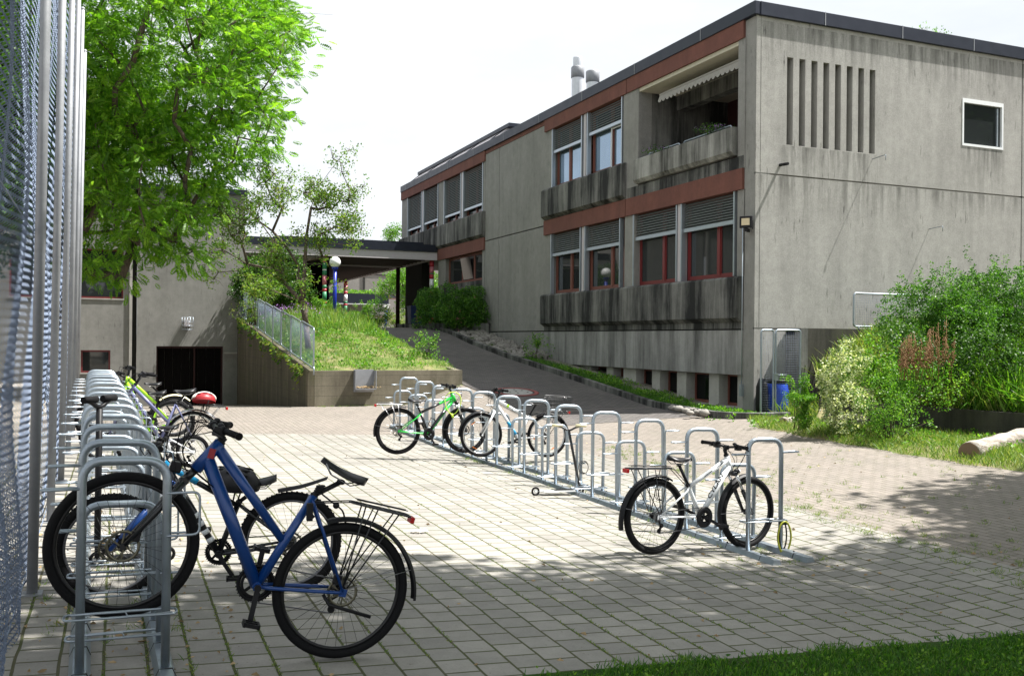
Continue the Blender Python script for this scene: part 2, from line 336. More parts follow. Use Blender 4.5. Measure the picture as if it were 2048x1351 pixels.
def closed_fillet(pts, rad, n=5):
    P = [Vector(p) for p in pts]; out = []; m = len(P)
    for i in range(m):
        a, b, c = P[i-1], P[i], P[(i+1) % m]; d1 = a-b; d2 = c-b; r = min(rad, d1.length*.49, d2.length*.49); p1 = b+d1.normalized()*r; p2 = b+d2.normalized()*r
        for k in range(n+1):
            t_ = k/n; out.append(p1*(1-t_)**2+b*2*t_*(1-t_)+p2*t_*t_)
    return out
def tag(o, label=None, cat=None, group=None, kind=None):
    if label: o['label'] = label
    if cat: o['category'] = cat
    if group: o['group'] = group
    if kind: o['kind'] = kind
    return o
def thing(name, label, cat, loc=(0, 0, 0), group=None, mw=None):
    o = bpy.data.objects.new(name, None); COL.objects.link(o); o.empty_display_size = .2
    if mw is not None: o.matrix_world = mw
    else: o.location = loc
    return tag(o, label, cat, group)
def struct(name, mb, mat): return tag(mb.build(name, mat), kind='structure')
def npmesh(name, V, Fq, mat, parent=None, rnd=None, smooth=False):
    """V (n,3), Fq (m,4) arrays -> one mesh, with a per-face random tint"""
    me = bpy.data.meshes.new(name); n, m = len(V), len(Fq); k = Fq.shape[1]
    me.vertices.add(n); me.vertices.foreach_set('co', V.astype(np.float32).ravel())
    me.loops.add(m*k); me.loops.foreach_set('vertex_index', Fq.astype(np.int32).ravel())
    me.polygons.add(m); me.polygons.foreach_set('loop_start', np.arange(0, m*k, k, dtype=np.int32)); me.polygons.foreach_set('loop_total', np.full(m, k, np.int32))
    if smooth: me.polygons.foreach_set('use_smooth', np.ones(m, bool))
    me.update(calc_edges=True); me.materials.append(MATS[mat])
    if rnd is not None:
        a = me.attributes.new('rnd', 'FLOAT', 'FACE'); a.data.foreach_set('value', rnd.astype(np.float32))
    o = bpy.data.objects.new(name, me); COL.objects.link(o)
    if parent: o.parent = parent
    return o
def scatter(name, pos, dirs, size, tmpl, mat, parent=None, tint=None, roll=None, offset=None):
    """copy a leaf template (verts with x along dirs) to every position, all in one mesh"""
    TV, TF = tmpl; n = len(pos); d = dirs/np.linalg.norm(dirs, axis=1, keepdims=True)
    r = rng.normal(size=(n, 3)) if roll is None else roll
    s_ = np.cross(d, r); s_ /= np.linalg.norm(s_, axis=1, keepdims=True)+1e-9; u = np.cross(s_, d)
    B = np.stack([d, s_, u], 1)*np.asarray(size).reshape(-1, 1, 1)
    V = np.einsum('tk,nkj->ntj', TV, B)+pos[:, None, :]
    Fq = TF[None]+np.arange(n)[:, None, None]*len(TV)
    tint = rng.random(n) if tint is None else tint
    rf = np.clip(np.repeat(tint, len(TF))+rng.normal(size=n*len(TF))*.12, 0, 1)
    if offset is not None: V = V-np.array(offset)
    return npmesh(name, V.reshape(-1, 3), Fq.reshape(-1, TF.shape[1]), mat, parent, rf)
def T_simple(w=.5, fold=.12): return np.array([(0, 0, 0), (.45, w/2, fold), (1, 0, -.05), (.45, -w/2, fold)]), np.array([(0, 1, 2, 3)])
def T_pair(): return np.array([(0, 0, 0), (.5, .26, .1), (1, 0, 0), (.5, -.2, .1), (0, .1, 0), (.1, .55, -.1), (.5, 1., 0), (-.25, .6, .1)])*1., np.array([(0, 1, 2, 3), (4, 5, 6, 7)])
def T_cluster(k=6):
    r = np.random.default_rng(5); V = []; Fq = []
    for i in range(k):
        a = 2*math.pi*i/k+r.random(); c = np.array([r.random()*.6, math.cos(a)*.35*r.random(), math.sin(a)*.35*r.random()]); d = nrm((.5, math.cos(a), math.sin(a)))*.42
        sd = nrm(np.cross(d, r.normal(size=3)))*.14; o = len(V); V += [c, c+d*.5+sd, c+d, c+d*.5-sd]; Fq.append((o, o+1, o+2, o+3))
    return np.array(V), np.array(Fq)
def T_pinnate(k=6):
    V = []; Fq = []
    for i in range(k):
        x = .18+.7*i/(k-1); z = -.28*x*x; ln = .34*(1-.35*abs(2*i/(k-1)-1)); wd = ln*.24
        for sg in (-1, 1):
            b = np.array([x, 0, z]); d = nrm((.45, sg, -.38))*ln; pr = np.array([1, -sg*.45, .1])*wd; o = len(V)
            V += [b, b+d*.5+pr, b+d, b+d*.5-pr]; Fq.append((o, o+1, o+2, o+3))
    o = len(V); b = np.array([.88, 0, -.21]); V += [b, b+(.1, .05, -.03), b+(.24, 0, -.12), b+(.1, -.05, -.03)]; Fq.append((o, o+1, o+2, o+3))
    return np.array(V), np.array(Fq)
def T_blade(w=.07, bend=.35): return np.array([(0, -w, 0), (0, w, 0), (.6, w*.7, bend*.3), (.6, -w*.7, bend*.3), (1, 0, bend), (.99, -.005, bend)]), np.array([(0, 1, 2, 3), (3, 2, 4, 5)])
# ================================================================ SETTING: ground
X0, Y0 = 13.144, 17.423
def grid_sheet(name, xs, ys, zf, mat, dz=0.):
    mb = MB(); nx = len(xs); vs = [(x, y, zf(x, y)+dz) for y in ys for x in xs]
    mb.add(vs, [(j*nx+i, j*nx+i+1, (j+1)*nx+i+1, (j+1)*nx+i) for j in range(len(ys)-1) for i in range(nx-1)], True)
    return struct(name, mb, mat)
def rng_(a, b, s): return [a+(b-a)*i/max(1, round((b-a)/s)) for i in range(max(1, round((b-a)/s))+1)]
def span(*l): return sorted(set(round(v, 3) for v in l))
gx = span(-400, -150, -60, -30, -15, -8, *rng_(-5, 14, .5), 4.39, 4.46, 4.43, 6.7, 8.7, 18, 25, 40, 80, 200, 400)
gy = span(-200, -60, -20, -8, *rng_(-3, 46, .5), 23.3, 36.49, 36.51, 36.99, 37.01, 55, 70, 100, 200, 500, 900)
grid_sheet('ground', gx, gy, G, 'brick_paving')
grid_sheet('paving', rng_(-1.35, 7.0, .25), rng_(4.55, 17.25, .25), G, 'slab_paving', .004)
grid_sheet('paving_strip', rng_(-1.35, 1.95, .25), rng_(1.0, 4.55, .25), G, 'slab_paving', .004)
grid_sheet('ramp', rng_(8.33, 11.6, .2), span(*rng_(17.2, 38, .25)), G, 'shaded_ramp_paving', .006)
grid_sheet('court', span(-300, -100, -40, -20, -10, -6, -4, -2, -1.36), span(-20, -5, *rng_(0, 37, 1)), lambda x, y: G(x, min(y, 23.2)), 'court_ground', .01)
def lawn_z(x, y): return G(x, y)+.012
grid_sheet('lawn', rng_(1.95, 14, .25), rng_(-4, 4.5, .25), lawn_z, 'lawn_soil', .02)
# verge and raised bed
def verge_edge(y): return lerp_tab([(3, 10.4), (8.7, 10.85), (10.2, 10.75), (12.7, 10.9), (14.7, 11.2), (16.3, 12.2)], y)
def low_wall_x(y): return 13.25+(15.3-y)*.215
def bed_z(x, y):
    g = G(x, y)
    lw = low_wall_x(y)
    if y > 15.3 and x < 14.25: return g+.012
    if x < lw: return g+.012+.05*ss(0, .8, x-verge_edge(y))
    return .50+1.35*ss(0, 3.6, x-lw)
mb = MB(); ys = rng_(3, 16.8, .3)
vs = []; K = 24
for y in ys:
    a = verge_edge(y)+.06*math.sin(y*5.1)+.05*math.sin(y*11); b = low_wall_x(y)-.02 if y < 15.3 else 14.0
    for i in range(K+1): x = a+(b-a)*i/K; vs.append((x, y, bed_z(x, y)+.02*math.sin(x*7+y*5)*min(1, i/3) if i else G(x, y)-.03))
mb.add(vs, [(j*(K+1)+i, j*(K+1)+i+1, (j+1)*(K+1)+i+1, (j+1)*(K+1)+i) for j in range(len(ys)-1) for i in range(K)], True); struct('verge', mb, 'bank_soil')
mb = MB(); vs = []; K = 20
for y in ys:
    a = low_wall_x(y)+.18 if y < 15.3 else 14.3
    for i in range(K+1): x = a+(24-a)*(i/K)**1.7; vs.append((x, min(y, 16.85), bed_z(x, y)+.03*math.sin(x*3+y*4)))
mb.add(vs, [(j*(K+1)+i, j*(K+1)+i+1, (j+1)*(K+1)+i+1, (j+1)*(K+1)+i) for j in range(len(ys)-1) for i in range(K)], True); struct('planting_bed', mb, 'bed_soil')
# strip of soil between kerb and building
def strip_z(y, x=12.2): return G(11.5, y)+.08-.16*ss(11.8, 13.1, x)
mb = MB(); yy = rng_(16.6, 34.2, .4)
mb.add([(x, y, strip_z(y, x)+(.05*math.sin(y*4+x*9))) for y in yy for x in (11.72, 12.2, 12.7, 13.3)], [(j*4+i, j*4+i+1, (j+1)*4+i+1, (j+1)*4+i) for j in range(len(yy)-1) for i in range(3)], True); struct('soil_strip', mb, 'lawn_soil')
# kerb beside ramp
mb = MB(); kp = [(13.0, 16.05), (12.3, 16.1), (11.85, 16.35)]+[(11.66, y) for y in rng_(16.8, 35, .6)]+[(11.3, 36.3), (11.1, 38)]
for a, b in zip(kp, kp[1:]):
    za, zb = G(min(a[0], 11.5), a[1]), G(min(b[0], 11.5), b[1])
    mb.beam((a[0], a[1], za+.03), (b[0], b[1], zb+.03), .14, .24)
tag(mb.build('kerb', 'weathered_concrete', bevel=.01), kind='structure')
# grass bank between stair wall and ramp
def bank_z(x, y):
    l = .80+(y-23.3)/14.83*1.5; r = lerp_tab([(23.3, .80), (24.5, .98), (26.6, 1.2), (29.8, 1.6), (32.4, 2.0), (36, 2.15), (40, 2.15)], y)
    u = (x-4.3)/4.1; m = .45*math.sin(math.pi*min(max(u, 0), 1))*ss(23.6, 30, y)*(1-ss(33, 38, y))
    return l*(1-u)+r*u+m+.03*math.sin(x*5.3+y*3.1)+.02*math.sin(x*11+y*7)
mb = MB(); xs = rng_(4.48, 8.36, .25); ys = rng_(23.5, 40, .3)
mb.add([(x, y, bank_z(x, y)) for y in ys for x in xs], [(j*len(xs)+i, j*len(xs)+i+1, (j+1)*len(xs)+i+1, (j+1)*len(xs)+i) for j in range(len(ys)-1) for i in range(len(xs)-1)], True)
struct('grass_bank', mb, 'bank_soil')
# ================================================================ wall helper
def holed(mb, origin, U, V, Nn, us, vs, holes, depth=.2, back=False):
    """wall face with rectangular holes; U,V in-plane, Nn outward normal; holes (u0,u1,v0,v1[,depth])"""
    O = Vector(origin); U = Vector(U); V = Vector(V); Nn = Vector(Nn)
    cu = sorted(set(us+[h[0] for h in holes]+[h[1] for h in holes])); cv = sorted(set(vs+[h[2] for h in holes]+[h[3] for h in holes]))
    P = lambda u, v, n=0: O+U*u+V*v+Nn*n
    for a, b in zip(cu, cu[1:]):
        for c, d in zip(cv, cv[1:]):
            m_, n_ = (a+b)/2, (c+d)/2
            if any(h[0] < m_ < h[1] and h[2] < n_ < h[3] for h in holes): continue
            mb.quad(P(a, c), P(b, c), P(b, d), P(a, d))
    for h in holes:
        a, b, c, d = h[:4]; e = -(h[4] if len(h) > 4 else depth)
        mb.quad(P(a, c), P(a, d), P(a, d, e), P(a, c, e)); mb.quad(P(b, c), P(b, c, e), P(b, d, e), P(b, d))
        mb.quad(P(a, c), P(a, c, e), P(b, c, e), P(b, c)); mb.quad(P(a, d), P(b, d), P(b, d, e), P(a, d, e))
        if back or len(h) > 4: mb.quad(P(a, c, e), P(b, c, e), P(b, d, e), P(a, d, e))
# ================================================================ SCHOOL BUILDING
sb = thing('school_building', 'long two-storey grey concrete school block with red bands, right of the ramp', 'building', (X0, Y0, 0))
OFF = Vector((X0, Y0, 0))
def part(mb, name, mat, parent=None, bevel=0, rel=OFF):
    """build in world coordinates, hang it under the building"""
    mb.v = [(x-rel[0], y-rel[1], z-rel[2]) for x, y, z in mb.v]
    return mb.build(name, mat, parent or sb, bevel)
def part_split(mb, name, mat, parent=None, bevel=0, rel=OFF):
    for a, b in zip(mb.grp, mb.grp[1:]+[(len(mb.v), len(mb.f))]):
        m = MB(); m.v = mb.v[a[0]:b[0]]; m.f = [tuple(i-a[0] for i in f) for f in mb.f[a[1]:b[1]]]; m.sm = mb.sm[a[1]:b[1]]; m.mi = mb.mi[a[1]:b[1]]; part(m, name, mat, parent, bevel, rel)
def BX(name, mat, *a, bevel=0, parent=None):
    mb = MB(); mb.box(*a); return part(mb, name, mat, parent, bevel)
# gable wall, two storeys of panels with real joints, slots and a window opening
jt = .035
slots = [(13.99+i*.345, 14.165+i*.345, 6.17, 8.16, .32) for i in range(8)]
mb = MB(); hol = [(s[0]-X0, s[1]-X0, s[2], s[3], s[4]) for s in slots]+[(19.38-X0, 20.79-X0, 6.62, 7.80)]
hol += [(.11, .11+jt*.7, 1.96, 9.0, .05), (21.45-X0, 21.45-X0+jt, 1.96, 9.0, .05)]
for a, b in ((0, .11), (.135, 21.45-X0), (21.45-X0+jt, 22.)): hol += [(a, b, 5.45, 5.45+jt, .05), (a, b, 1.97, 1.97+jt, .05)]
holed(mb, (X0, Y0, 0), (1, 0, 0), (0, 0, 1), (0, -1, 0), [0, 22.], [-.3, 9.0], hol, .3)
part(mb, 'gable_wall', 'sunlit_gable_concrete')
mb = MB()
for s in slots: mb.box(s[0]+.004, s[1]-.004, Y0+.312, Y0+.318, s[2]+.004, s[3]-.004)
part(mb, 'slot_glazing', 'dark_glass')
wd = MB(); wd.m = 0
for a in ((19.38, 19.43, 6.62, 7.80), (20.74, 20.79, 6.62, 7.80), (19.43, 20.74, 7.70, 7.80), (19.43, 20.74, 6.62, 6.68)): wd.box(a[0], a[1], Y0-.012, Y0+.1, a[2], a[3])
wf = part(wd, 'window', 'white_window'); mb = MB(); mb.box(19.43, 20.74, Y0+.05, Y0+.06, 6.68, 7.70); mb2 = MB(); mb2.box(20.60, 20.64, Y0+.02, Y0+.045, 6.70, 7.66)
part(mb, 'pane', 'glass', wf); part(mb2, 'blind_cord_rail', 'blind_rail', wf)
# left face: end of gable slab and long strips
def LF(y0, y1, z0, z1, n=.0, th=.3): return (X0-n, X0+th, y0, y1, z0, z1)
BX('corner_pilaster', 'concrete', X0, X0+.4, Y0+.004, Y0+.40, -.3, 8.985)
BX('roof_slab', 'roof_metal', X0+.05, 37, Y0+.3, 46, 9.05, 9.2)
mb = MB(); mb.box(X0-.09, X0+.06, Y0-.06, 46.0, 9.0, 9.30); mb.box(X0+.06, 37, Y0-.075, Y0+.06, 8.99, 9.298)
part_split(mb, 'roof_fascia', 'roof_metal', bevel=.01)
mb = MB()
for y in rng_(19.5, 45, 3.0): mb.box(X0-.096, X0-.088, y, y+.02, 9.0, 9.302)
for x in rng_(15, 36, 2.4): mb.box(x, x+.02, Y0-.081, Y0-.073, 8.99, 9.3)
part(mb, 'fascia_seam', 'old_steel')
yA, yB, yP, yC, yE, yG = 17.83, 23.2, 28.7, 34.3, 46.0, 40.06
BX('dark_room_backing', 'interior', X0+3.2, X0+3.4, Y0+.5, 45.8, 0, 9)  # near-black sheet behind the windows, its colour stands in for unlit rooms
# red bands
for nm, y0, y1 in (('red_band', yA, yB-.02), ('red_band', yB+.01, yP), ('red_band', yC-.02, yE)):
    BX(nm, 'red_panel', X0-.06, X0+.3, y0, y1, 8.60, 9.0)
    if y0 > 30: BX(nm, 'red_panel', X0-.06, X0+.3, y0, yG, 5.16, 5.64)
    else: BX(nm, 'red_panel', X0-.06, X0+.3, y0, y1, 5.16, 5.64)
BX('red_band', 'red_panel', X0-.02, X0+.2, yP, yC-.02, 8.86, 9.0)
# plain panel with joints
mb = MB()
for a, b in ((yP, 32.83), (32.865, yC)):
    for c, d in ((1.99, 5.47), (5.505, 8.86)): mb.box(X0, X0+.3, a, b, c, d)
    mb.box(X0-.03, X0+.25, a, b, .3, 1.95)
part_split(mb, 'wall_panel', 'concrete', bevel=.008)
BX('joint_backing', 'joint', X0+.03, X0+.2, Y0+.5, yE, -.2, 8.8) if False else None
mb = MB(); mb.box(X0+.05, X0+.2, yP, yC, .3, 8.86); part(mb, 'joint_backing', 'joint')
# base panels
mb = MB()
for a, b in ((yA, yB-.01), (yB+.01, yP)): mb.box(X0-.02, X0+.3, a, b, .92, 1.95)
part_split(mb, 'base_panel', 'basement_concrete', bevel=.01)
mb = MB(); mb.box(X0+.06, X0+.3, yA, yP, 1.94, 2.0); part(mb, 'shadow_joint', 'joint'); mb = MB(); mb.box(X0, X0+.28, yA, yP, 1.985, 2.14); part(mb, 'wall_strip', 'weathered_concrete')
# basement window niches
mb = MB(); piers = [17.80, 18.02, 18.95, 19.35, 20.35, 20.75, 21.95, 22.30, 23.7, 24.4, 25.3, 25.7, 26.3, 27.9, 28.5]
for a, b in ((17.80, 18.16), (18.90, 19.30), (20.30, 20.72), (21.55, 21.95), (22.80, 23.50), (24.10, 24.5), (25.5, 27.6), (28.2, 28.8)): mb.box(X0+.10, X0+.5, a, b, -.2, .93)
mb.box(X0+.02, X0+.5, yA, yP, -.4, .17)
part_split(mb, 'basement_pier', 'pale_concrete')
for a, b in ((18.16, 18.90), (19.30, 20.30), (20.72, 21.55), (21.95, 22.80), (23.50, 24.10), (24.5, 25.5)):
    mb = MB(); mb.box(X0+.36, X0+.42, a, b, .17, .24); mb.box(X0+.36, X0+.42, a, b, .86, .93); mb.box(X0+.36, X0+.42, a, a+.05, .24, .86); mb.box(X0+.36, X0+.42, b-.05, b, .24, .86)
    wf = part(mb, 'basement_window', 'brown_window'); mb = MB(); mb.box(X0+.39, X0+.40, a+.05, b-.05, .24, .86); part(mb, 'pane', 'dark_glass', wf)
mb = MB(); mb.box(X0+.5, X0+.6, yA, yP, -.2, 1.94); part(mb, 'basement_wall', 'interior')
# sill panels (chamfered underside)
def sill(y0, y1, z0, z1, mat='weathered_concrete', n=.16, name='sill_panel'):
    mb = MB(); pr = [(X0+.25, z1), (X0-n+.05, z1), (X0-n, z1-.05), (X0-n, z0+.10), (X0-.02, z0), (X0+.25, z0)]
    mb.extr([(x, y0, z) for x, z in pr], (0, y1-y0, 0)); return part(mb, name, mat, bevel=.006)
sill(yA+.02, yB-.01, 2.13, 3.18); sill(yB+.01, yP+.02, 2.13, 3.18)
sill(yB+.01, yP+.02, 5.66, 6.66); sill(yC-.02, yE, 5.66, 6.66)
# piers between bays
def pier(y0, y1, z0, z1, n=0.): BX('wall_pier', 'concrete', X0-n, X0+.4, y0, y1, z0, z1)
YW = {}
def fy(px): return onX(px, 400, X0)[1]
for z0, z1 in ((3.18, 5.16),): pier(fy(1490), fy(1475), z0, z1); pier(fy(1270), fy(1250), z0, z1); pier(fy(1103), yP, z0, z1)
pier(fy(1490), fy(1476), 5.64, 8.60, .02); pier(fy(1277), fy(1247), 5.64, 8.60, .02); pier(fy(1103), yP, 6.66, 8.60)
pier(fy(970), fy(966.5), 6.66, 8.60); pier(fy(887.5), fy(877.5), 6.66, 8.60); pier(fy(815), yE, 6.66, 8.60)
pier(fy(970), fy(965.5), 1.9, 5.16)
# windows
def window(pa, pb, z0, z1, zb, fm, n_frames=2, glass='glass', gapslat=None, split=.5, screen=False):
    """pa, pb: photo columns of right and left jamb; zb: blind bottom"""
    y0, y1 = sorted((fy(pa), fy(pb))); g = MB()
    x = X0+.17; fw = .07
    g.box(x, x+.07, y0, y1, z0, z0+fw); g.box(x, x+.07, y0, y0+fw, z0+fw, z1); g.box(x, x+.07, y1-fw, y1, z0+fw, z1); g.box(x, x+.07, y0+fw, y1-fw, z1-fw, z1)
    ym = y0+(y1-y0)*split; g.box(x-.01, x+.07, ym-.05, ym+.05, z0+fw, z1-fw)
    for a, b in ((y0+fw, ym-.05), (ym+.05, y1-fw)):
        g.box(x+.01, x+.05, a, a+.04, z0+fw, z1-fw); g.box(x+.01, x+.05, b-.04, b, z0+fw, z1-fw); g.box(x+.01, x+.05, a+.04, b-.04, z0+fw, z0+fw+.04); g.box(x+.01, x+.05, a+.04, b-.04, z1-fw-.04, z1-fw)
    wf = part(g, 'window', fm); g = MB()
    g.quad((x+.035, y0+fw, z0+fw), (x+.035, ym, z0+fw), (x+.035, ym, z1-fw), (x+.035, y0+fw, z1-fw)); part(g, 'pane', glass, wf)
    g = MB(); g.quad((x+.037, ym, z0+fw), (x+.030, y1-fw, z0+fw), (x+.030, y1-fw, z1-fw), (x+.037, ym, z1-fw)); part(g, 'pane', glass, wf)
    if screen:
        g = MB(); g.box(x-.05, x-.02, y0+.02, y0+.05, z0+.02, zb); g.box(x-.05, x-.02, ym-.06, ym-.03, z0+.02, zb); g.box(x-.05, x-.02, y0+.05, ym-.06, z0+.02, z0+.05); g.box(x-.05, x-.02, y0+.05, ym-.06, zb-.04, zb-.01); part(g, 'insect_screen', 'white_window', wf)
    # blind: slats, bottom rail, side guides
    g = MB(); k = int((z1-zb)/.072)
    for i in range(k):
        z = z1-.03-i*(z1-zb-.1)/k
        g.add([(X0+.045, y0+.02, z-.045), (X0+.045, y1-.02, z-.045), (X0+.105, y1-.02, z+.012), (X0+.105, y0+.02, z+.012)], [(0, 1, 2, 3)])
        g.add([(X0+.045, y0+.02, z-.052), (X0+.045, y1-.02, z-.052), (X0+.045, y1-.02, z-.042), (X0+.045, y0+.02, z-.042)], [(0, 3, 2, 1)])
    bl = part(g, 'roller_blind', 'blind_slat'); g = MB(); g.box(X0+.02, X0+.10, y0+.02, y1-.02, zb, zb+.09); part(g, 'bottom_rail', 'blind_rail', bl)
    g = MB()
    for y in (y0-.05, y1+.0): g.box(X0-.02, X0+.10, y, y+.05, z0, z1)
    part_split(g, 'guide_rail', 'blind_rail', bl)
    return y0, y1
for pa, pb, zb, fm, gl, sp in ((1468, 1365, 4.42, 'red_window', 'glass', .38), (1353, 1269, 4.44, 'red_window', 'glass', .40), (1240, 1172, 4.40, 'brown_window', 'glass', .35), (1161, 1104, 4.42, 'brown_window', 'glass', .45)):
    window(pa, pb, 3.20, 5.16, zb, fm, glass=gl, split=sp)
for pa, pb, zb, sc_ in ((1242, 1175, 7.88, True), (1162, 1105, 7.80, False)): window(pa, pb, 6.68, 8.60, zb, 'brown_window', glass='sky_glass', split=.42 if sc_ else .55, screen=sc_)
for pa, pb, zb in ((965, 927, 6.95), (921, 889, 6.95), (876, 848, 6.98), (843, 816, 6.95)): window(pa, pb, 6.68, 8.60, zb, 'brown_window', glass='dark_glass')
# posts between paired windows
mb = MB()
for px in (1359, 1166.5): mb.box(X0+.0, X0+.2, fy(px)-.07, fy(px)+.07, 3.19, 5.16)
for px in (1168.5,): mb.box(X0+.0, X0+.2, fy(px)-.07, fy(px)+.07, 6.67, 8.60)
for px in (924, 845.5): mb.box(X0+.0, X0+.2, fy(px)-.08, fy(px)+.08, 6.67, 8.60)
part_split(mb, 'window_post', 'canopy_band')
# ground floor window of the far bay, no blind, one leaf tilted open
y0, y1 = fy(963), fy(893); g = MB(); x = X0+.16
for c in ((y0, y1, 4.02, 4.12), (y0, y1, 5.06, 5.16)): g.box(x, x+.08, *c)
for f_ in (0, .27, .60, 1): g.box(x-.005, x+.085, y0+(y1-y0)*f_-.06, y0+(y1-y0)*f_+.06, 4.12, 5.06)
wf = part(g, 'window', 'brown_window'); g = MB(); g.box(x+.03, x+.04, y0, y1, 4.12, 5.06); part(g, 'pane', 'glass', wf)
g = MB(); a, b = y0+(y1-y0)*.30, y0+(y1-y0)*.57; g.quad((x+.0, a, 4.15), (x+.0, b, 4.15), (x-.16, b, 5.03), (x-.16, a, 5.03)); part(g, 'tilted_pane', 'dark_glass', wf)
BX('wall_panel', 'weathered_concrete', X0+.02, X0+.35, fy(965.5), yG, 1.7, 4.02)
BX('wall_pier', 'concrete', X0, X0+.35, y1+.05, yG, 4.02, 5.16)
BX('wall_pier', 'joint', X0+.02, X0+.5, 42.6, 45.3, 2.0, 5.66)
BX('passage_ceiling', 'concrete', X0+.3, X0+6, yG, yE, 5.16, 5.3); BX('end_wall', 'concrete', X0+.31, X0+14, yE-.3, yE, 5.2, 9.0)
BX('passage_wall', 'concrete', X0+.35, X0+6, yG-.3, yG, 1.8, 5.16)
# raised roof edge of the far bay
mb = MB(); pr = [(X0+.06, 9.30), (X0+.75, 9.86), (X0+.75, 9.98), (X0+2.2, 9.98), (X0+2.2, 9.2), (X0+.06, 9.2)]
mb.extr([(x, 33.9, z) for x, z in pr], (0, 11.4, 0)); part(mb, 'rooflight', 'canopy_band')
mb = MB(); mb.box(X0+.68, X0+2.3, 33.6, 45.6, 9.88, 10.02)
for y in rng_(34.4, 45.2, 2.7): mb.beam((X0+.05, y, 9.32), (X0+.74, y, 9.88), .05, .03)
part(mb, 'rooflight_trim', 'roof_metal')
# loggia
lo0, lo1 = fy(1476), fy(1277)
mb = MB(); mb.box(X0+.0, X0+3.2, lo0, lo1, 8.50, 8.60); part(mb, 'loggia_ceiling', 'soffit')
mb = MB(); mb.box(X0+.41, X0+3.2, lo0-.4, lo0-.01, 5.7, 8.5); mb.box(X0+.41, X0+3.2, lo1+.01, lo1+.3, 5.7, 8.5); part_split(mb, 'loggia_wall', 'weathered_concrete')
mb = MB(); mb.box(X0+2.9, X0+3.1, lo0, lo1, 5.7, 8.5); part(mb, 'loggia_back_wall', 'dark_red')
mb = MB(); mb.box(X0+2.86, X0+2.9, lo0+.5, lo1-.7, 5.9, 7.7); part(mb, 'loggia_glazing', 'dark_glass')
mb = MB(); mb.box(X0, X0+3.2, lo0, lo1, 5.64, 5.75); part(mb, 'loggia_floor', 'concrete')
mb = MB(); mb.box(X0+1.2, X0+1.5, lo0, lo1, 8.1, 8.5); part(mb, 'loggia_beam', 'weathered_concrete')
BX('ledge', 'weathered_concrete', X0-.03, X0+.3, yA, yB-.05, 5.645, 5.93)
mb = MB(); pr = [(X0+.05, 6.62), (X0-.16, 6.62), (X0-.18, 6.60), (X0-.18, 6.06), (X0-.10, 5.97), (X0+.05, 5.97)]
th = (lo1-.0-lo0)/3
for i in range(3): mb.extr([(x, lo0+.02+i*th, z) for x, z in pr], (0, th-.02, 0))
part_split(mb, 'balcony_parapet', 'parapet_concrete')
# awning with a scalloped valance
mb = MB(); n_ = 60; top = 8.36
A0, A1 = lo0+.05, lo1-.9
vs = []
for i in range(n_*3+1):
    y = A0+(A1-A0)*i/(n_*3); z = 8.06-.07*abs(math.sin(math.pi*i/9.5)); vs += [(X0+.10, y, 8.20), (X0+.04+.01*math.sin(i*.7), y, z)]
mb.add(vs, [(2*i, 2*i+1, 2*i+3, 2*i+2) for i in range(n_*3)])
mb.quad((X0+.10, A0, 8.20), (X0+.10, A1, 8.20), (X0+1.1, A1, 8.46), (X0+1.1, A0, 8.46)); mb.box(X0+.085, X0+.12, A0, A1, 8.195, 8.23)
part(mb, 'awning', 'canvas')
mb = MB()
for a, b in ((lo0+.3, lo0+2.3), (lo0+2.5, lo1-.5)): mb.tube(fillet([(X0+.02, a, 6.6), (X0+.02, a, 6.72), (X0+.02, b, 6.72), (X0+.02, b, 6.6)], .06), .018, 8)
part_split(mb, 'balcony_railing', 'galvanised')
# conduit, junction box, small fittings
mb = MB(); mb.tube([(X0-.03, Y0+.41, 4.5), (X0-.03, Y0+.41, .70)], .013, 8); mb.box(X0-.07, X0+.0, Y0+.36, Y0+.45, .45, .72)
part(mb, 'conduit', 'blind_rail')
fl = thing('floodlight', 'small black floodlight with a pale lens on the corner of the school', 'lamp', (X0-.15, Y0+.1, 4.35))
mb = MB(); mb.box(-.10, -.02, -.14, .14, -.12, .14); mb.box(-.06, .15, -.03, .03, -.20, -.12); mb.box(-.04, .0, -.15, -.13, -.15, .05); mb.build('housing', 'black_plastic', fl, bevel=.01)
mb = MB(); mb.box(-.112, -.10, -.09, .09, -.065, .09); mb.build('lens', 'lamp_glass', fl); fl.rotation_euler = (0, 0, math.radians(38))
# wall spouts on the gable
for nm, px, py, ln, r_, lab in (('wall_spout', 1560, 330, .30, .035, 'short dark metal spout sticking out of the gable wall below the left slots'),):
    p = onY(px, py, Y0); mb = MB(); mb.tube([(0, .0, 0), (-.02, -ln, -.02)], r_, 8); tag(mb.build(nm, 'black_plastic'), lab, 'pipe').location = Vector(p)
for px, py, lab in ((1745, 318, 'thin hooked wire holder below the last slot of the gable'), (1858, 458, 'thin hooked wire holder on the lower gable wall above the hedge')):
    p = onY(px, py, Y0); mb = MB(); mb.tube(fillet([(0, 0, 0), (0, -.42, .03), (0, -.42, -.10)], .03), .009, 6); o = mb.build('wire_hook', 'galvanised'); o.location = Vector(p); tag(o, lab, 'hook')
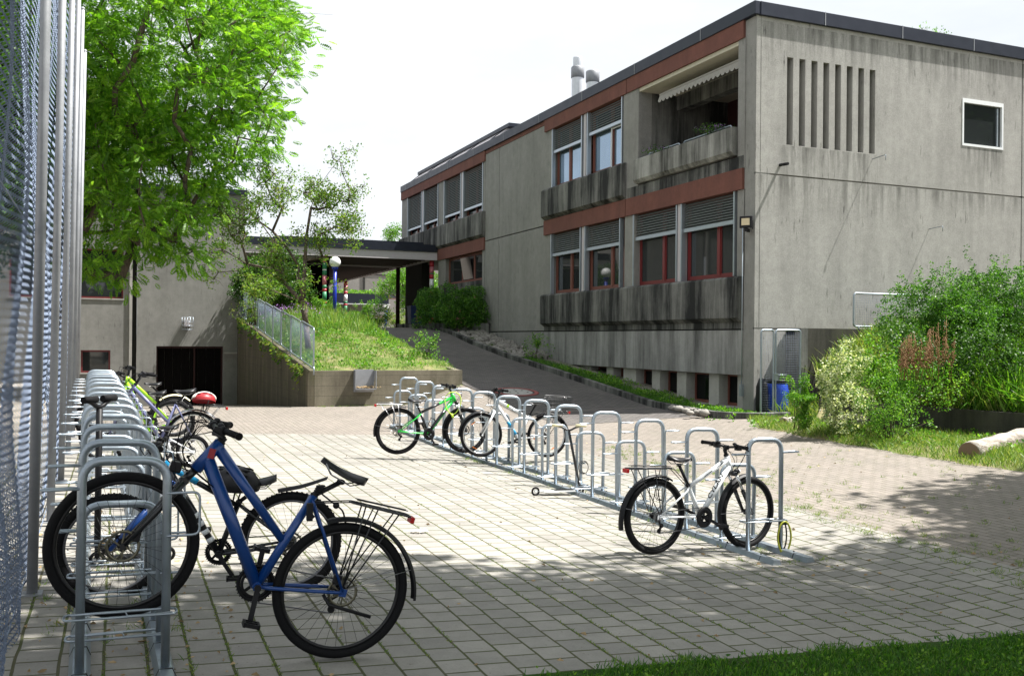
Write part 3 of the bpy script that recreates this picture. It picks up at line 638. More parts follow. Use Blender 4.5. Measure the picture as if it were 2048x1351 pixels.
# chimneys
for (a, ztop, zcap, nm) in ((1155, 133, 152, 'a'), (1185, 148, 161, 'b')):
    p = onX(a, 190, 17.); r_ = .24; z0, z1 = 9.1, onX(a, ztop, 17.)[2]; zc = onX(a, zcap, 17.)[2]
    ch = thing('chimney_pipe', 'taller round metal flue with a rusty collar on the school roof' if nm == 'a' else 'shorter round metal flue with a rusty collar on the school roof', 'chimney', (17, p[1], 9.1), 'metal flues on the roof')
    mb = MB(); mb.lathe((0, 0, 0), [(r_, 0), (r_, zc-9.1-.05)], 24); 
    if nm == 'a': mb.lathe((0, 0, zc-9.1+.25), [(r_*.75, 0), (r_*.8, .1), (r_*.8, .45), (r_*.75, .5), (.0, .5)], 24)
    mb.build('flue', 'flue_steel', ch); mb = MB(); mb.lathe((0, 0, zc-9.1-.1), [(r_, 0), (r_*1.12, .02), (r_*1.12, .42), (r_, .46), (0, .46)], 24); mb.build('collar', 'old_steel', ch)
# flower boxes on the balcony
def plant_tuft(name, label, cat, loc, n, r, h, tmpl, size, mat, sub=None, group=None, flat=.6):
    root = thing(name, label, cat, loc, group)
    P = rng.normal(size=(n, 3))*np.array([r, r, h*.35])*.5+np.array([0, 0, h*.55]); P[:, 2] = np.abs(P[:, 2])
    D = P*np.array([1, 1, .6])+rng.normal(size=(n, 3))*r*.6+np.array([0, 0, .1])
    scatter('foliage', P, D, size*(.7+.6*rng.random(n)), tmpl, mat, root)
    mb = MB()
    for i in range(min(14, n//20+4)):
        q = P[rng.integers(n)]; mb.tube([(q[0]*.1, q[1]*.1, 0), (q[0]*.6, q[1]*.6, q[2]*.6), tuple(q)], .008 if h > .5 else .004, 5, r2=.002)
    mb.build('stem', 'bark_brown', root)
    if sub:
        k = sub[1]; Q = P[rng.integers(n, size=k)]*1.08+np.array([0, 0, .02]); scatter('blossom', Q, rng.normal(size=(k, 3)), sub[2]*(.7+.6*rng.random(k)), T_cluster(5), sub[0], root)
    return root
plant_tuft('balcony_plant', 'green plant with purple flowers at the right end of the balcony parapet', 'plant', (X0-.02, lo0+1.0, 6.6), 150, .35, .26, T_cluster(5), .09, 'leaf_dark', ('flower_purple', 60, .06))
plant_tuft('balcony_plant', 'low green plant with purple flowers at the left end of the balcony parapet', 'plant', (X0-.02, lo1-1.2, 6.6), 90, .4, .16, T_cluster(5), .09, 'leaf_dark', ('flower_purple', 60, .05))
# ================================================================ GARAGE BLOCK
YGR = 38.13
gb = thing('gymnasium_building', 'grey concrete block with a dark garage door, behind the leafy tree on the left', 'building', (1, YGR, -1))
GO = Vector((1, YGR, -1))
def gp(mb, n, m, par=None): return part(mb, n, m, par or gb, rel=GO)
mb = MB(); holed(mb, (0, YGR, 0), (1, 0, 0), (0, 0, 1), (0, -1, 0), [-40, .50], [-1.4, 7.2], [(-1.24, -.24, .33, 1.16, .18), (-3.6, .19, 3.08, 4.9, .25), (-7, -4.5, 3.08, 4.9, .25), (-11, -8.5, 3.08, 4.9, .25)], .3)
gp(mb, 'front_wall', 'far_concrete' if False else 'concrete')
mb = MB(); holed(mb, (0, YGR-.02, 0), (1, 0, 0), (0, 0, 1), (0, -1, 0), [.66, 4.56], [-1.4, 7.22], [(1.36, 3.80, -1.4, 1.32, .5)], .3); mb.quad((4.56, YGR-.02, -1.4), (4.56, YGR+14, -1.4), (4.56, YGR+14, 7.22), (4.56, YGR-.02, 7.22)); gp(mb, 'side_wall', 'concrete')
mb = MB(); mb.box(.5, .66, YGR+.12, YGR+.2, -1.4, 7.2); gp(mb, 'joint_backing', 'joint'); mb = MB(); mb.box(.40, .50, YGR-.06, YGR-.005, -1.4, 7.2); gp(mb, 'downpipe', 'pale_concrete')
mb = MB(); mb.box(-40, 4.62, YGR-.10, YGR+.3, 7.22, 7.42); mb.box(4.50, 4.66, YGR+.3, YGR+14, 7.22, 7.42); gp(mb, 'roof_fascia', 'roof_metal')
mb = MB(); mb.box(-40, 4.4, YGR+.31, YGR+14, 7.2, 7.3); gp(mb, 'roof', 'roof_metal')
mb = MB()
for a in range(8): mb.box(1.37+a*.3035, 1.37+a*.3035+.29, YGR+.40, YGR+.44, -1.2, 1.26)
gd = gp(mb, 'garage_door', 'interior'); mb = MB(); mb.box(1.36, 3.80, YGR+.30, YGR+.42, 1.24, 1.32); mb.box(1.36, 1.42, YGR+.34, YGR+.42, -1.3, 1.24); mb.box(3.74, 3.80, YGR+.34, YGR+.42, -1.3, 1.24); mb.box(2.72, 2.78, YGR+.34, YGR+.41, -1.3, 1.24); gp(mb, 'door_frame', 'dark_red', gd)
for (x0, x1, z0, z1) in ((-1.24, -.24, .33, 1.16), (-3.6, .19, 3.08, 4.9), (-7, -4.5, 3.08, 4.9), (-11, -8.5, 3.08, 4.9)):
    mb = MB(); y = YGR+.1; mb.box(x0, x1, y, y+.05, z0, z0+.06); mb.box(x0, x1, y, y+.05, z1-.06, z1); mb.box(x0, x0+.06, y, y+.05, z0+.06, z1-.06); mb.box(x1-.06, x1, y, y+.05, z0+.06, z1-.06)
    wf = gp(mb, 'window', 'red_window'); mb = MB(); mb.box(x0+.06, x1-.06, y+.02, y+.03, z0+.06, z1-.06); gp(mb, 'pane', 'glass', wf)
    mb = MB(); mb.box(x0-.03, x1+.03, YGR-.03, YGR+.1, z0-.05, z0-.003); gp(mb, 'window_sill', 'pale_concrete', wf)
mb = MB(); mb.box(3.80, 4.30, YGR-.14, YGR-.025, 1.04, 1.10); gp(mb, 'ledge', 'pale_concrete')
cl = thing('caged_wall_lamp', 'small wall lamp inside a wire cage above the garage door', 'lamp', (2.45, YGR-.02, 2.2))
mb = MB(); mb.box(-.12, .12, -.18, 0, -.12, .12); mb.build('housing', 'canopy_band', cl); mb = MB()
for i in range(5):
    x = -.2+i*.1; mb.tube([(x, -.02, -.24), (x, -.30, -.24), (x, -.30, .22), (x, -.02, .22)], .008, 5)
for z in (-.24, -.09, .06, .22): mb.tube([(-.2, -.02, z), (-.2, -.30, z), (.2, -.30, z), (.2, -.02, z)], .008, 5)
mb.build('cage', 'galvanised', cl)
# ================================================================ RETAINING WALLS
XL = 4.312
mb = MB(); mb.extr([(XL, 23.30, -.3), (XL, 23.30, .88), (XL, YGR-.05, 2.44), (XL, YGR-.05, -1.5)], (.17, 0, 0)); tag(mb.build('stair_wall', 'mossy_concrete'), 'dark mossy sloping concrete retaining wall carrying the wire fence', 'wall')
mb = MB(); mb.box(XL+.172, 8.33, 23.30, 23.48, -.3, .88)
mb.extr([(8.33-.16, 23.482, .0), (8.33-.16, 23.482, .878), (8.33-.16, 27.5, 1.20), (8.33-.16, 27.5, .4)], (.16, 0, 0)); tag(mb.build('front_wall', 'board_concrete'), 'low board-marked concrete retaining wall in front of the grass bank', 'wall')
# chute / trough on the wall
tr = thing('wall_trough', 'tapered grey steel trough hung on the low front wall', 'trough', (5.70, 23.3, .35))
mb = MB(); o = .24
mb.add([(-.24, 0, .54), (.24, 0, .54), (.26, -.26, .54), (-.26, -.26, .54), (-.20, -.02, .0), (.20, -.02, .0), (.20, -.12, .0), (-.20, -.12, .0)], [(0, 1, 5, 4), (0, 4, 7, 3), (1, 2, 6, 5), (4, 5, 6, 7)])
mb.add([(-.26, -.26, .10), (.26, -.26, .10), (.20, -.12, 0), (-.20, -.12, 0)], [(0, 1, 2, 3)]); mb.box(-.25, .25, -.03, -.002, .0, .56)
mb.beam((-.26, -.26, .54), (-.26, -.26, .08), .02, .02); mb.beam((.26, -.26, .54), (.26, -.26, .08), .02, .02); mb.beam((-.26, -.26, .08), (.26, -.26, .08), .02, .02)
mb.build('basin', 'old_steel', tr)
lf = MB()
for i in range(60): lf.sph((rng.normal()*.12, -.13+rng.normal()*.04, .10+.05*rng.random()), .022, (1.3, 1, .4), 5, 3)
tag(lf.build('leaf_litter', 'dry_leaf'), 'heap of dry leaves inside the steel wall trough', 'leaves', kind=None).location = (5.70, 23.3, .35)
# wire fence on the sloping wall
def wire_panel(mb, pts4, nx, nz, r=.0025):
    a, b, c, d = [Vector(p) for p in pts4]      # a bottom start, b bottom end, c top end, d top start
    for i in range(1, nx): u = i/nx; mb.tube([a.lerp(b, u), d.lerp(c, u)], r, 3)
    for i in range(1, nz): u = i/nz; mb.tube([a.lerp(d, u), b.lerp(c, u)], r, 3)
fn = thing('mesh_fence', 'galvanised wire fence stepping up the sloping mossy wall', 'fence', (XL+.08, 23.0, .9)); fo = Vector((XL+.08, 23.0, .9))
ys = [22.95+.0, 24.73, 26.3, 27.95, 29.55, 31.2, 32.9, 34.5, 36.2, 38.0]
def wt(y): return .88+(y-23.3)/14.83*1.56
for a, b in zip(ys, ys[1:]):
    mb = MB(); L_ = [Vector((XL+.08, a+.03, wt(a)+.10)), Vector((XL+.08, b-.03, wt(b)+.10)), Vector((XL+.08, b-.03, wt(b)+1.10)), Vector((XL+.08, a+.03, wt(a)+1.08))]
    L_ = [p-fo for p in L_]; mb.tube(closed_fillet(L_, .09, 4), .02, 8, closed=True)
    fr = mb.build('fence_frame', 'galvanised', fn); mb = MB(); wire_panel(mb, L_, 30, 20, .0022); mb.build('wire_mesh', 'wire_steel', fr)
mb = MB()
for y in ys[::2]: mb.cyl(Vector((XL+.08, y, wt(y)-.05))-fo, Vector((XL+.08, y, wt(y)+.15))-fo, .018, 8)
mb.build('fence_post', 'galvanised', fn)
# low wall that holds the rhododendrons
mb = MB(); P = [onX(968, 668, 12.9)[:2], onX(850, 660, 11.9)[:2]]
a = Vector((13.1, 33.6, 0)); b = Vector((11.55, 35.3, 0)); c = Vector((11.35, 40, 0))
mb.beam((a.x, a.y, 1.85), (b.x, b.y, 1.85), .2, .9); mb.beam((b.x, b.y, 2.0), (c.x, c.y, 2.02), .2, .6); tag(mb.build('planter_wall', 'weathered_concrete'), 'low dark concrete planter wall under the rhododendrons at the top of the ramp', 'wall')
mb = MB(); mb.add([(13.15, 33.8, 2.2), (11.6, 35.5, 2.2), (11.4, 40, 2.2), (13.15, 40, 2.2)], [(0, 1, 2, 3)]); struct('planter_soil', mb, 'bed_soil')
# right-hand retaining wall, low wall, gates, railing
mb = MB(); mb.box(14.19, 24, 16.9, 17.1, -.2, 2.0); tag(mb.build('retaining_wall', 'black_stained_concrete'), 'tall black-stained concrete retaining wall beside the mesh gates', 'wall')
mb = MB(); mb.box(14.0, 14.187, 16.88, 17.38, -.2, 2.0); tag(mb.build('wall_pillar', 'weathered_concrete'), 'narrow grey concrete pillar where the mesh gate meets the retaining wall', 'pillar')
mb = MB(); mb.box(14.0, 24, 17.1, Y0-.01, 1.85, 1.93); struct('terrace', mb, 'bed_soil')
mb = MB(); mb.extr([(low_wall_x(15.4), 15.4, -.2), (low_wall_x(3), 3, -.2), (low_wall_x(3)+.18, 3, -.2), (low_wall_x(15.4)+.18, 15.22, -.2), (14.35, 15.22, -.2), (14.35, 15.4, -.2)], (0, 0, .72)); tag(mb.build('low_wall', 'black_stained_concrete'), 'low dark wall along the foot of the overgrown planting bed', 'wall')
def mesh_gate(x0, x1, label, latch=False):
    g_ = thing('mesh_gate', label, 'gate', (x0, 16.88, .02), 'mesh gates beside the school corner'); w_ = x1-x0; h_ = 1.93
    mb = MB(); mb.tube(closed_fillet([(.02, 0, .03), (w_-.02, 0, .03), (w_-.02, 0, h_), (.02, 0, h_)], .07, 4), .022, 8, closed=True); mb.build('gate_frame', 'galvanised', g_)
    mb = MB(); wire_panel(mb, [(.02, 0, .03), (w_-.02, 0, .03), (w_-.02, 0, h_), (.02, 0, h_)], int(w_/.05), 36, .0012); mb.build('wire_mesh', 'wire_steel', g_)
    if latch: mb = MB(); mb.box(-.05, .06, -.05, -.025, .83, .98); mb.tube([(0, -.04, .95), (.28, -.06, .95), (.28, -.04, .88)], .01, 6); mb.build('latch', 'galvanised', g_)
mesh_gate(12.90, 13.27, 'narrow mesh gate leaf nearest the school corner'); mesh_gate(13.29, 14.0, 'wider mesh gate leaf in front of the blue barrel', True)
rl = thing('mesh_railing', 'short framed wire railing on top of the dark retaining wall', 'railing', (15.57, 16.98, 2.0))
mb = MB(); mb.tube(closed_fillet([(0, 0, .06), (2.4, 0, .06), (2.4, 0, .82), (0, 0, .82)], .08, 4), .022, 8, closed=True)
mb.cyl((.15, 0, -.02), (.15, 0, .06), .02, 8); mb.cyl((2.2, 0, -.02), (2.2, 0, .06), .02, 8); mb.build('railing_frame', 'galvanised', rl); mb = MB(); wire_panel(mb, [(0, 0, .06), (2.4, 0, .06), (2.4, 0, .82), (0, 0, .82)], 44, 14, .0018); mb.build('wire_mesh', 'wire_steel', rl)
bl = thing('rain_barrel', 'blue plastic barrel with a black rim behind the mesh gates', 'barrel', (13.56, 17.14, .0))
mb = MB(); mb.lathe((0, 0, 0), [(0, 0), (.20, 0), (.23, .03), (.255, .2), (.262, .24), (.255, .28), (.262, .45), (.255, .62), (.235, .74), (.21, .80), (0, .80)], 28); mb.build('barrel_body', 'barrel_blue', bl)
mb = MB(); mb.lathe((0, 0, .76), [(.215, 0), (.235, .02), (.235, .08), (.20, .10), (0, .10)], 28); mb.build('lid', 'black_plastic', bl)
mb = MB(); mb.lathe((0, 0, 0), [(0, 0), (.2, 0), (.24, .3), (.22, .7), (.12, .88), (0, .9)], 20); o = mb.build('black_bag', 'black_plastic'); tag(o, 'black sack leaning beside the blue barrel at the school corner', 'sack'); o.location = (13.16-.0, 17.15, 0); o.scale = (.5, .7, 1)
# logs
def log(label, a, b, r):
    a, b = Vector(a), Vector(b); t_ = thing('tree_log', label, 'log', tuple(a-Vector((0, 0, r))), 'felled logs on the verge'); n_ = 14; o_ = a-Vector((0, 0, r))
    pts = [a.lerp(b, i/n_)-o_+Vector((0, .008*math.sin(i*.9), .008*math.sin(i*1.3))) for i in range(n_+1)]
    mb = MB(); mb.tube(pts, [r*(1-.10*i/n_+.03*math.sin(i*1.9)) for i in range(n_+1)], 20); mb.v = [(x+rng.normal()*r*.025, y+rng.normal()*r*.025, z+rng.normal()*r*.025) for x, y, z in mb.v]; mb.build('log_bark', 'log_wood', t_)
    d = (a-b).normalized(); mb = MB(); mb.cyl(pts[0]+d*.001, pts[0]+d*.008, r*.96, 20); mb.build('cut_face', 'log_cut', t_)
log('pale barkless log lying on the verge at the right edge', (11.14, 9.85, .15), (13.4, 10.65, .26), .15)
log('short pale log in front of the mesh gates', (11.65, 14.55, .16), (12.35, 14.75, .16), .10)
log('half-hidden grey log behind the variegated bush', (12.5, 14.3, .20), (13.3, 14.2, .20), .13)
# ================================================================ CANOPY AND COURT BEHIND
YCN = 40.05
cn = thing('canopy_roof', 'flat dark canopy with a pale fascia linking the two buildings', 'canopy', (9, YCN, 2.12)); co = Vector((9, YCN, 2.12))
def cp(mb, n, m, par=None): return part(mb, n, m, par or cn, rel=co)
mb = MB(); mb.box(4.70, X0-.03, YCN-.05, YCN+.10, 5.52, 5.84); mb.box(4.7, X0-.1, YCN+.1, 72, 5.55, 5.80); cp(mb, 'roof', 'roof_metal')
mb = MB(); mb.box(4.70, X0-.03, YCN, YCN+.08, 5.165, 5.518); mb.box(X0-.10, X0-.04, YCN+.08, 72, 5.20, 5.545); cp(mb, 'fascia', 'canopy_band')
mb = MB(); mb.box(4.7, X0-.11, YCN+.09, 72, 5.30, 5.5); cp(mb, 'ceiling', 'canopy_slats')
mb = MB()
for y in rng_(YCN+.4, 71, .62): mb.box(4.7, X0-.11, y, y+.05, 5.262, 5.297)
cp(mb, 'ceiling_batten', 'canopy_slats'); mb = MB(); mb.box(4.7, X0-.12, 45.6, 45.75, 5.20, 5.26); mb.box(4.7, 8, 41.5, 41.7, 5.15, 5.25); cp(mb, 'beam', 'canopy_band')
mb = MB(); mb.box(4.8, 9.5, 46, 46.3, 1.9, 5.3); cp(mb, 'back_wall', 'interior')
mb = MB(); mb.box(6.2, 12.8, 41.2, 48, 5.85, 6.05); mb.box(9.6, 10.6, 44, 45, 6.05, 6.2); cp(mb, 'roof_upstand', 'roof_metal')
def striped_pole(x, y, label, r=.095, cols=('stripe_pink', 'stripe_green', 'white_paint', 'stripe_green', 'stripe_pink', 'stripe_green', 'stripe_red', 'stripe_green', 'stripe_red', 'stripe_green', 'stripe_pink')):
    p = thing('striped_pole', label, 'post', (x, y, 2.12), 'striped posts holding up the canopy'); z = 3.05; ws = [.33, .35, .06, .25, .5, .18, .16, .5, .15, .6, .6]; k = z/sum(ws)
    mb = MB(); mats = list(dict.fromkeys(cols))
    for c, w_ in zip(cols, ws):
        mb.m = mats.index(c); mb.cyl((0, 0, z), (0, 0, z-w_*k), r, 16); z -= w_*k
    mb.build('shaft', mats, p); mb = MB(); mb.lathe((0, 0, 0), [(r+.06, 0), (r+.06, .03), (r+.01, .05)], 16); mb.build('base_ring', 'galvanised', p)
striped_pole(8.13, YCN+.25, 'striped pink and green canopy post beside the globe lamp'); alt = ('stripe_red', 'stripe_pink', 'stripe_green', 'stripe_red', 'white_paint', 'stripe_green', 'stripe_red', 'stripe_green', 'stripe_red', 'stripe_green', 'stripe_red')
striped_pole(12.9, 57.5, 'striped red and green canopy post farther back, behind the bushes', .12, alt); striped_pole(12.93, 40.35, 'striped red and green canopy post against the school wall above the rhododendrons', .10, alt)
p_ = thing('canopy_post', 'dark red and black canopy post left of the blue bin', 'post', (12.75, 45.2, 2.12)); mb = MB(); mb.cyl((0, 0, 0), (0, 0, 3.05), .10, 16); mb.build('shaft', 'dark_red', p_); mb = MB(); mb.lathe((0, 0, 0), [(.16, 0), (.16, .03), (.11, .05)], 16); mb.build('base_ring', 'galvanised', p_)
def globe_lamp(px, py, D, r, label):
    c = Vector(atD(px, py, D)); zb = 2.12 if D > 40 else bank_z(c.x, c.y); p = thing('globe_lamp', label, 'lamp', (c.x, c.y, zb), 'globe lamps on blue posts'); h_ = c.z-zb
    mb = MB(); mb.tube([(0, 0, 0), (0, 0, h_-r)], .07, 12); mb.lathe((0, 0, h_-r-.08), [(.06, 0), (.12, .03), (.12, .1), (.08, .12)], 16); mb.build('lamp_post', 'lamp_blue', p)
    mb = MB(); mb.sph((0, 0, h_), r, seg=24, rings=16); mb.build('globe', 'globe', p)
globe_lamp(670, 524, 35.5, .21, 'tall blue lamp post with a white globe beside the apple tree'); globe_lamp(771.5, 616, 52, .165, 'short blue lamp post with a small white globe, left of the dark canopy post')
bn = thing('blue_bin', 'dark blue wheeled bin with yellow marks in the shade of the canopy', 'bin', (12.55, 41.6, 2.12))
mb = MB(); mb.add([(-.24, -.22, .08), (.24, -.22, .08), (.24, .25, .08), (-.24, .25, .08), (-.29, -.30, 1.0), (.29, -.30, 1.0), (.29, .30, 1.0), (-.29, .30, 1.0)], [(3, 2, 1, 0), (4, 5, 6, 7), (0, 1, 5, 4), (1, 2, 6, 5), (2, 3, 7, 6), (3, 0, 4, 7)]); mb.build('bin_body', 'bin_blue', bn)
mb = MB(); mb.box(-.31, .31, -.33, .32, 1.0, 1.06); mb.cyl((-.25, .33, 1.03), (.25, .33, 1.03), .02, 8); mb.build('lid', 'bin_blue', bn, bevel=.01)
mb = MB(); mb.cyl((-.27, .22, .10), (-.20, .22, .10), .10, 12); mb.cyl((.20, .22, .10), (.27, .22, .10), .10, 12); mb.build('wheel', 'rubber', bn)
mb = MB()
for z in (.35, .5, .66, .8): mb.ring((0, -.262-(z-.35)*.08, z), (0, 1, -.08), .045, .010, 14, 5); mb.beam((-.05, -.268-(z-.35)*.08, z-.05), (.05, -.268-(z-.35)*.08, z+.04), .012, .012)
mb.build('yellow_marking', 'yellow_mark', bn)
be = thing('park_bench', 'weathered wooden bench behind the small globe lamp', 'bench', tuple(atD(768, 661, 53)[:2])+(2.12,))
mb = MB()
for i in range(3): mb.box(-.9, .9, -.2+i*.14, -.08+i*.14, .40, .44)
mb.build('seat', 'wood_bench', be); mb = MB(); mb.box(-.9, .9, .26, .29, .55, .66); mb.box(-.9, .9, .28, .31, .72, .82); mb.build('backrest', 'wood_bench', be)
for x in (-.7, .7): mb = MB(); mb.box(x-.04, x+.04, -.18, .22, 0, .40); mb.box(x-.03, x+.03, .22, .26, 0, .82); mb.build('leg', 'pale_concrete', be)
# buildings behind
fb = thing('far_building', 'pale grey concrete building in the distance under the canopy', 'building', (14, 78, 2.12))
mb = MB(); holed(mb, (0, 78, 0), (1, 0, 0), (0, 0, 1), (0, -1, 0), [4, 40], [2, 9.0], [(21.2, 23.0, 4.4+.6, 5.9+.6, .2), (27.6, 30.0, 2.7, 4.3, .2)], .3)
mb.quad((4, 78, 9.), (40, 78, 9.), (40, 90, 9.), (4, 90, 9.)); part(mb, 'wall', 'far_concrete', fb, rel=Vector((14, 78, 2.12)))
mb = MB(); mb.box(19.0, 19.12, 77.9, 77.99, 2, 9); mb.box(4, 40, 77.95, 77.99, 7.0, 7.08); part(mb, 'wall_joint', 'joint', fb, rel=Vector((14, 78, 2.12)))
for a in ((21.2, 23.0, 5.0, 6.5), (27.6, 30.0, 2.7, 4.3)):
    mb = MB(); mb.box(a[0], a[1], 78.05, 78.1, a[2], a[2]+.08); mb.box(a[0], a[1], 78.05, 78.1, a[3]-.08, a[3]); mb.box(a[0], a[0]+.08, 78.05, 78.1, a[2]+.08, a[3]-.08); mb.box(a[1]-.08, a[1], 78.05, 78.1, a[2]+.08, a[3]-.08); wf = part(mb, 'window', 'brown_window', fb, rel=Vector((14, 78, 2.12)))
    mb = MB(); mb.box(a[0]+.08, a[1]-.08, 78.07, 78.08, a[2]+.08, a[3]-.08); part(mb, 'pane', 'glass', wf, rel=Vector((14, 78, 2.12)))
sh = thing('bike_shelter', 'low flat-roofed shelter with a dark fascia and moss on its roof, far under the canopy', 'shelter', (13, 64, 2.12)); so_ = Vector((13, 64, 2.12))
mb = MB(); a = atD(604, 592, 62); b = atD(750, 592, 62); x0_, x1_ = 8.2, 17.4
mb.box(8.2, 17.4, 64, 68, 4.05, 4.75); part(mb, 'roof', 'roof_metal', sh, rel=so_); mb = MB(); mb.box(8.1, 17.5, 63.95, 68, 4.0, 4.045); part(mb, 'roof_edge', 'white_paint', sh, rel=so_)
mb = MB(); mb.box(8.2, 17.2, 67.6, 67.9, 2.1, 4.0); part(mb, 'back_wall', 'far_concrete', sh, rel=so_); mb = MB(); mb.box(16.2, 17.2, 64.1, 64.4, 2.1, 4.0); part(mb, 'pillar', 'pale_concrete', sh, rel=so_)
mb = MB(); mb.box(11, 16, 64.2, 64.3, 3.0, 3.12); part(mb, 'orange_rail', 'dock_rust', sh, rel=so_)
n_ = 500; P = np.stack([rng.uniform(9, 17, n_), rng.uniform(64.2, 67.5, n_), np.full(n_, 4.75)], 1); scatter('roof_moss', P, rng.normal(size=(n_, 3))*.4+np.array([0, 0, 1]), .3*(.5+rng.random(n_)), T_cluster(4), 'leaf_bright', sh, offset=so_)
# manhole
mh = thing('manhole_cover', 'round concrete manhole cover with a faded red ring on the ramp', 'manhole cover', (0, 0, 0))
c = gr(1032, 784); mh.location = (c[0], c[1], G(c[0], c[1])+.012); sl_ = math.atan((G(c[0], c[1]+.5)-G(c[0], c[1]-.5))); mh.rotation_euler = (sl_, -math.atan(G(c[0]+.5, c[1])-G(c[0]-.5, c[1])), 0)
mb = MB(); mb.lathe((0, 0, 0), [(0, .012), (.40, .012), (.42, 0)], 32)
mb.build('cover', 'manhole_concrete', mh); mb = MB()
mb.ring((0, 0, .004), (0, 0, 1), .52, .06, 40, 6, flat=.12); mb.build('red_ring', 'red_ring', mh)
mb = MB()
for i, j in ((0, 0), (.2, .1), (-.2, -.1), (.05, .24), (-.05, -.24), (.25, -.15), (-.25, .15)): mb.cyl((i, j, .01), (i, j, .016), .03, 8)
mb.build('cover_hole', 'joint', mh)
# ================================================================ CHAIN-LINK FENCE
def fence_x(y): return -.48-.0153*(y-6.6)
cf = thing('ball_fence', 'tall galvanised chain-link fence on steel posts along the left edge', 'fence', (-.48, 6.6, .05)); cfo = Vector((-.48, 6.6, .05))
FH = 6.75; LEAN = .0125
for k in range(0, 6):
    y = 6.6+2.37*k; x = fence_x(y); z0 = G(x, y); mb = MB(); r_ = .032
    mb.tube([Vector((x, y, z0-.05))-cfo, Vector((x+LEAN*FH, y, FH))-cfo], r_, 14); mb.sph(tuple(Vector((x+LEAN*FH, y, FH))-cfo), r_*1.15, seg=12, rings=6)
    pf = mb.build('fence_post', 'galvanised' if False else 'old_steel', cf)
    mb = MB(); mb.box(x-.06-cfo.x, x+.06-cfo.x, y-.06-cfo.y, y+.06-cfo.y, z0-cfo.z, z0+.012-cfo.z); mb.build('post_plate', 'old_steel', pf)
def netting(y0, y1, p, r):
    n = int((y1-y0)/p); zs = np.arange(.02, FH-.05, p/2); m = len(zs)
    I, J = np.meshgrid(np.arange(n), np.arange(m), indexing='ij')
    Y = y0+(I+np.where(J % 2 == 0, -.5, .5)*1.0)*p+p*.5; Y = Y + .012*np.sin(Y*3.1+zs[J]*1.7)
    Z = zs[J]+np.interp(Y.ravel(), [0, 12, 24], [.05, .12, .15]).reshape(Y.shape)*0+.06-.03*np.sin(Y*2.65)*np.exp(-Z_(zs[J]))
    sag = .10*np.sin(Y*2.651+.6)**2*(.35+.65*np.exp(-((zs[J]-1.1)/1.2)**2))+.03*np.sin(zs[J]*2.3+Y*.9)+.05*np.exp(-((zs[J]-.6)/.5)**2)*np.sin(Y*5)
    X = np.array([fence_x(v) for v in Y.ravel()]).reshape(Y.shape)+LEAN*Z-.045-sag+np.where(J % 2 == 0, -.004, .004)*(1 if True else 0)
    P = np.stack([X, Y, Z], -1)-np.array(cfo)           # n,m,3
    k = 3; ang = 2*math.pi*np.arange(k)/k; off = np.stack([np.cos(ang)*r, np.sin(ang)*r*.7, np.sin(ang)*r*.7], -1)
    V = (P[:, :, None, :]+off[None, None]).reshape(-1, 3)
    a = (np.arange(n)[:, None]*m+np.arange(m-1)[None])[..., None]*k+np.arange(k); b = (np.arange(n)[:, None]*m+np.arange(m-1)[None])[..., None]*k+(np.arange(k)+1) % k
    Fq = np.stack([a, b, b+k, a+k], -1).reshape(-1, 4)
    return npmesh('chain_link', V, Fq, 'wire_steel', cf, smooth=True)
def Z_(z): return z*.8
netting(2.6, 9.0, .045, .0031); netting(9.0, 18.45, .07, .004)
mb = MB()
for z in (.12, 2.3, 4.5, 6.65): mb.tube([Vector((fence_x(y)-.045+LEAN*z, y, z+.05))-cfo for y in rng_(2.6, 18.45, 1.2)], .004, 5)
mb.build('tension_wire', 'wire_steel', cf)
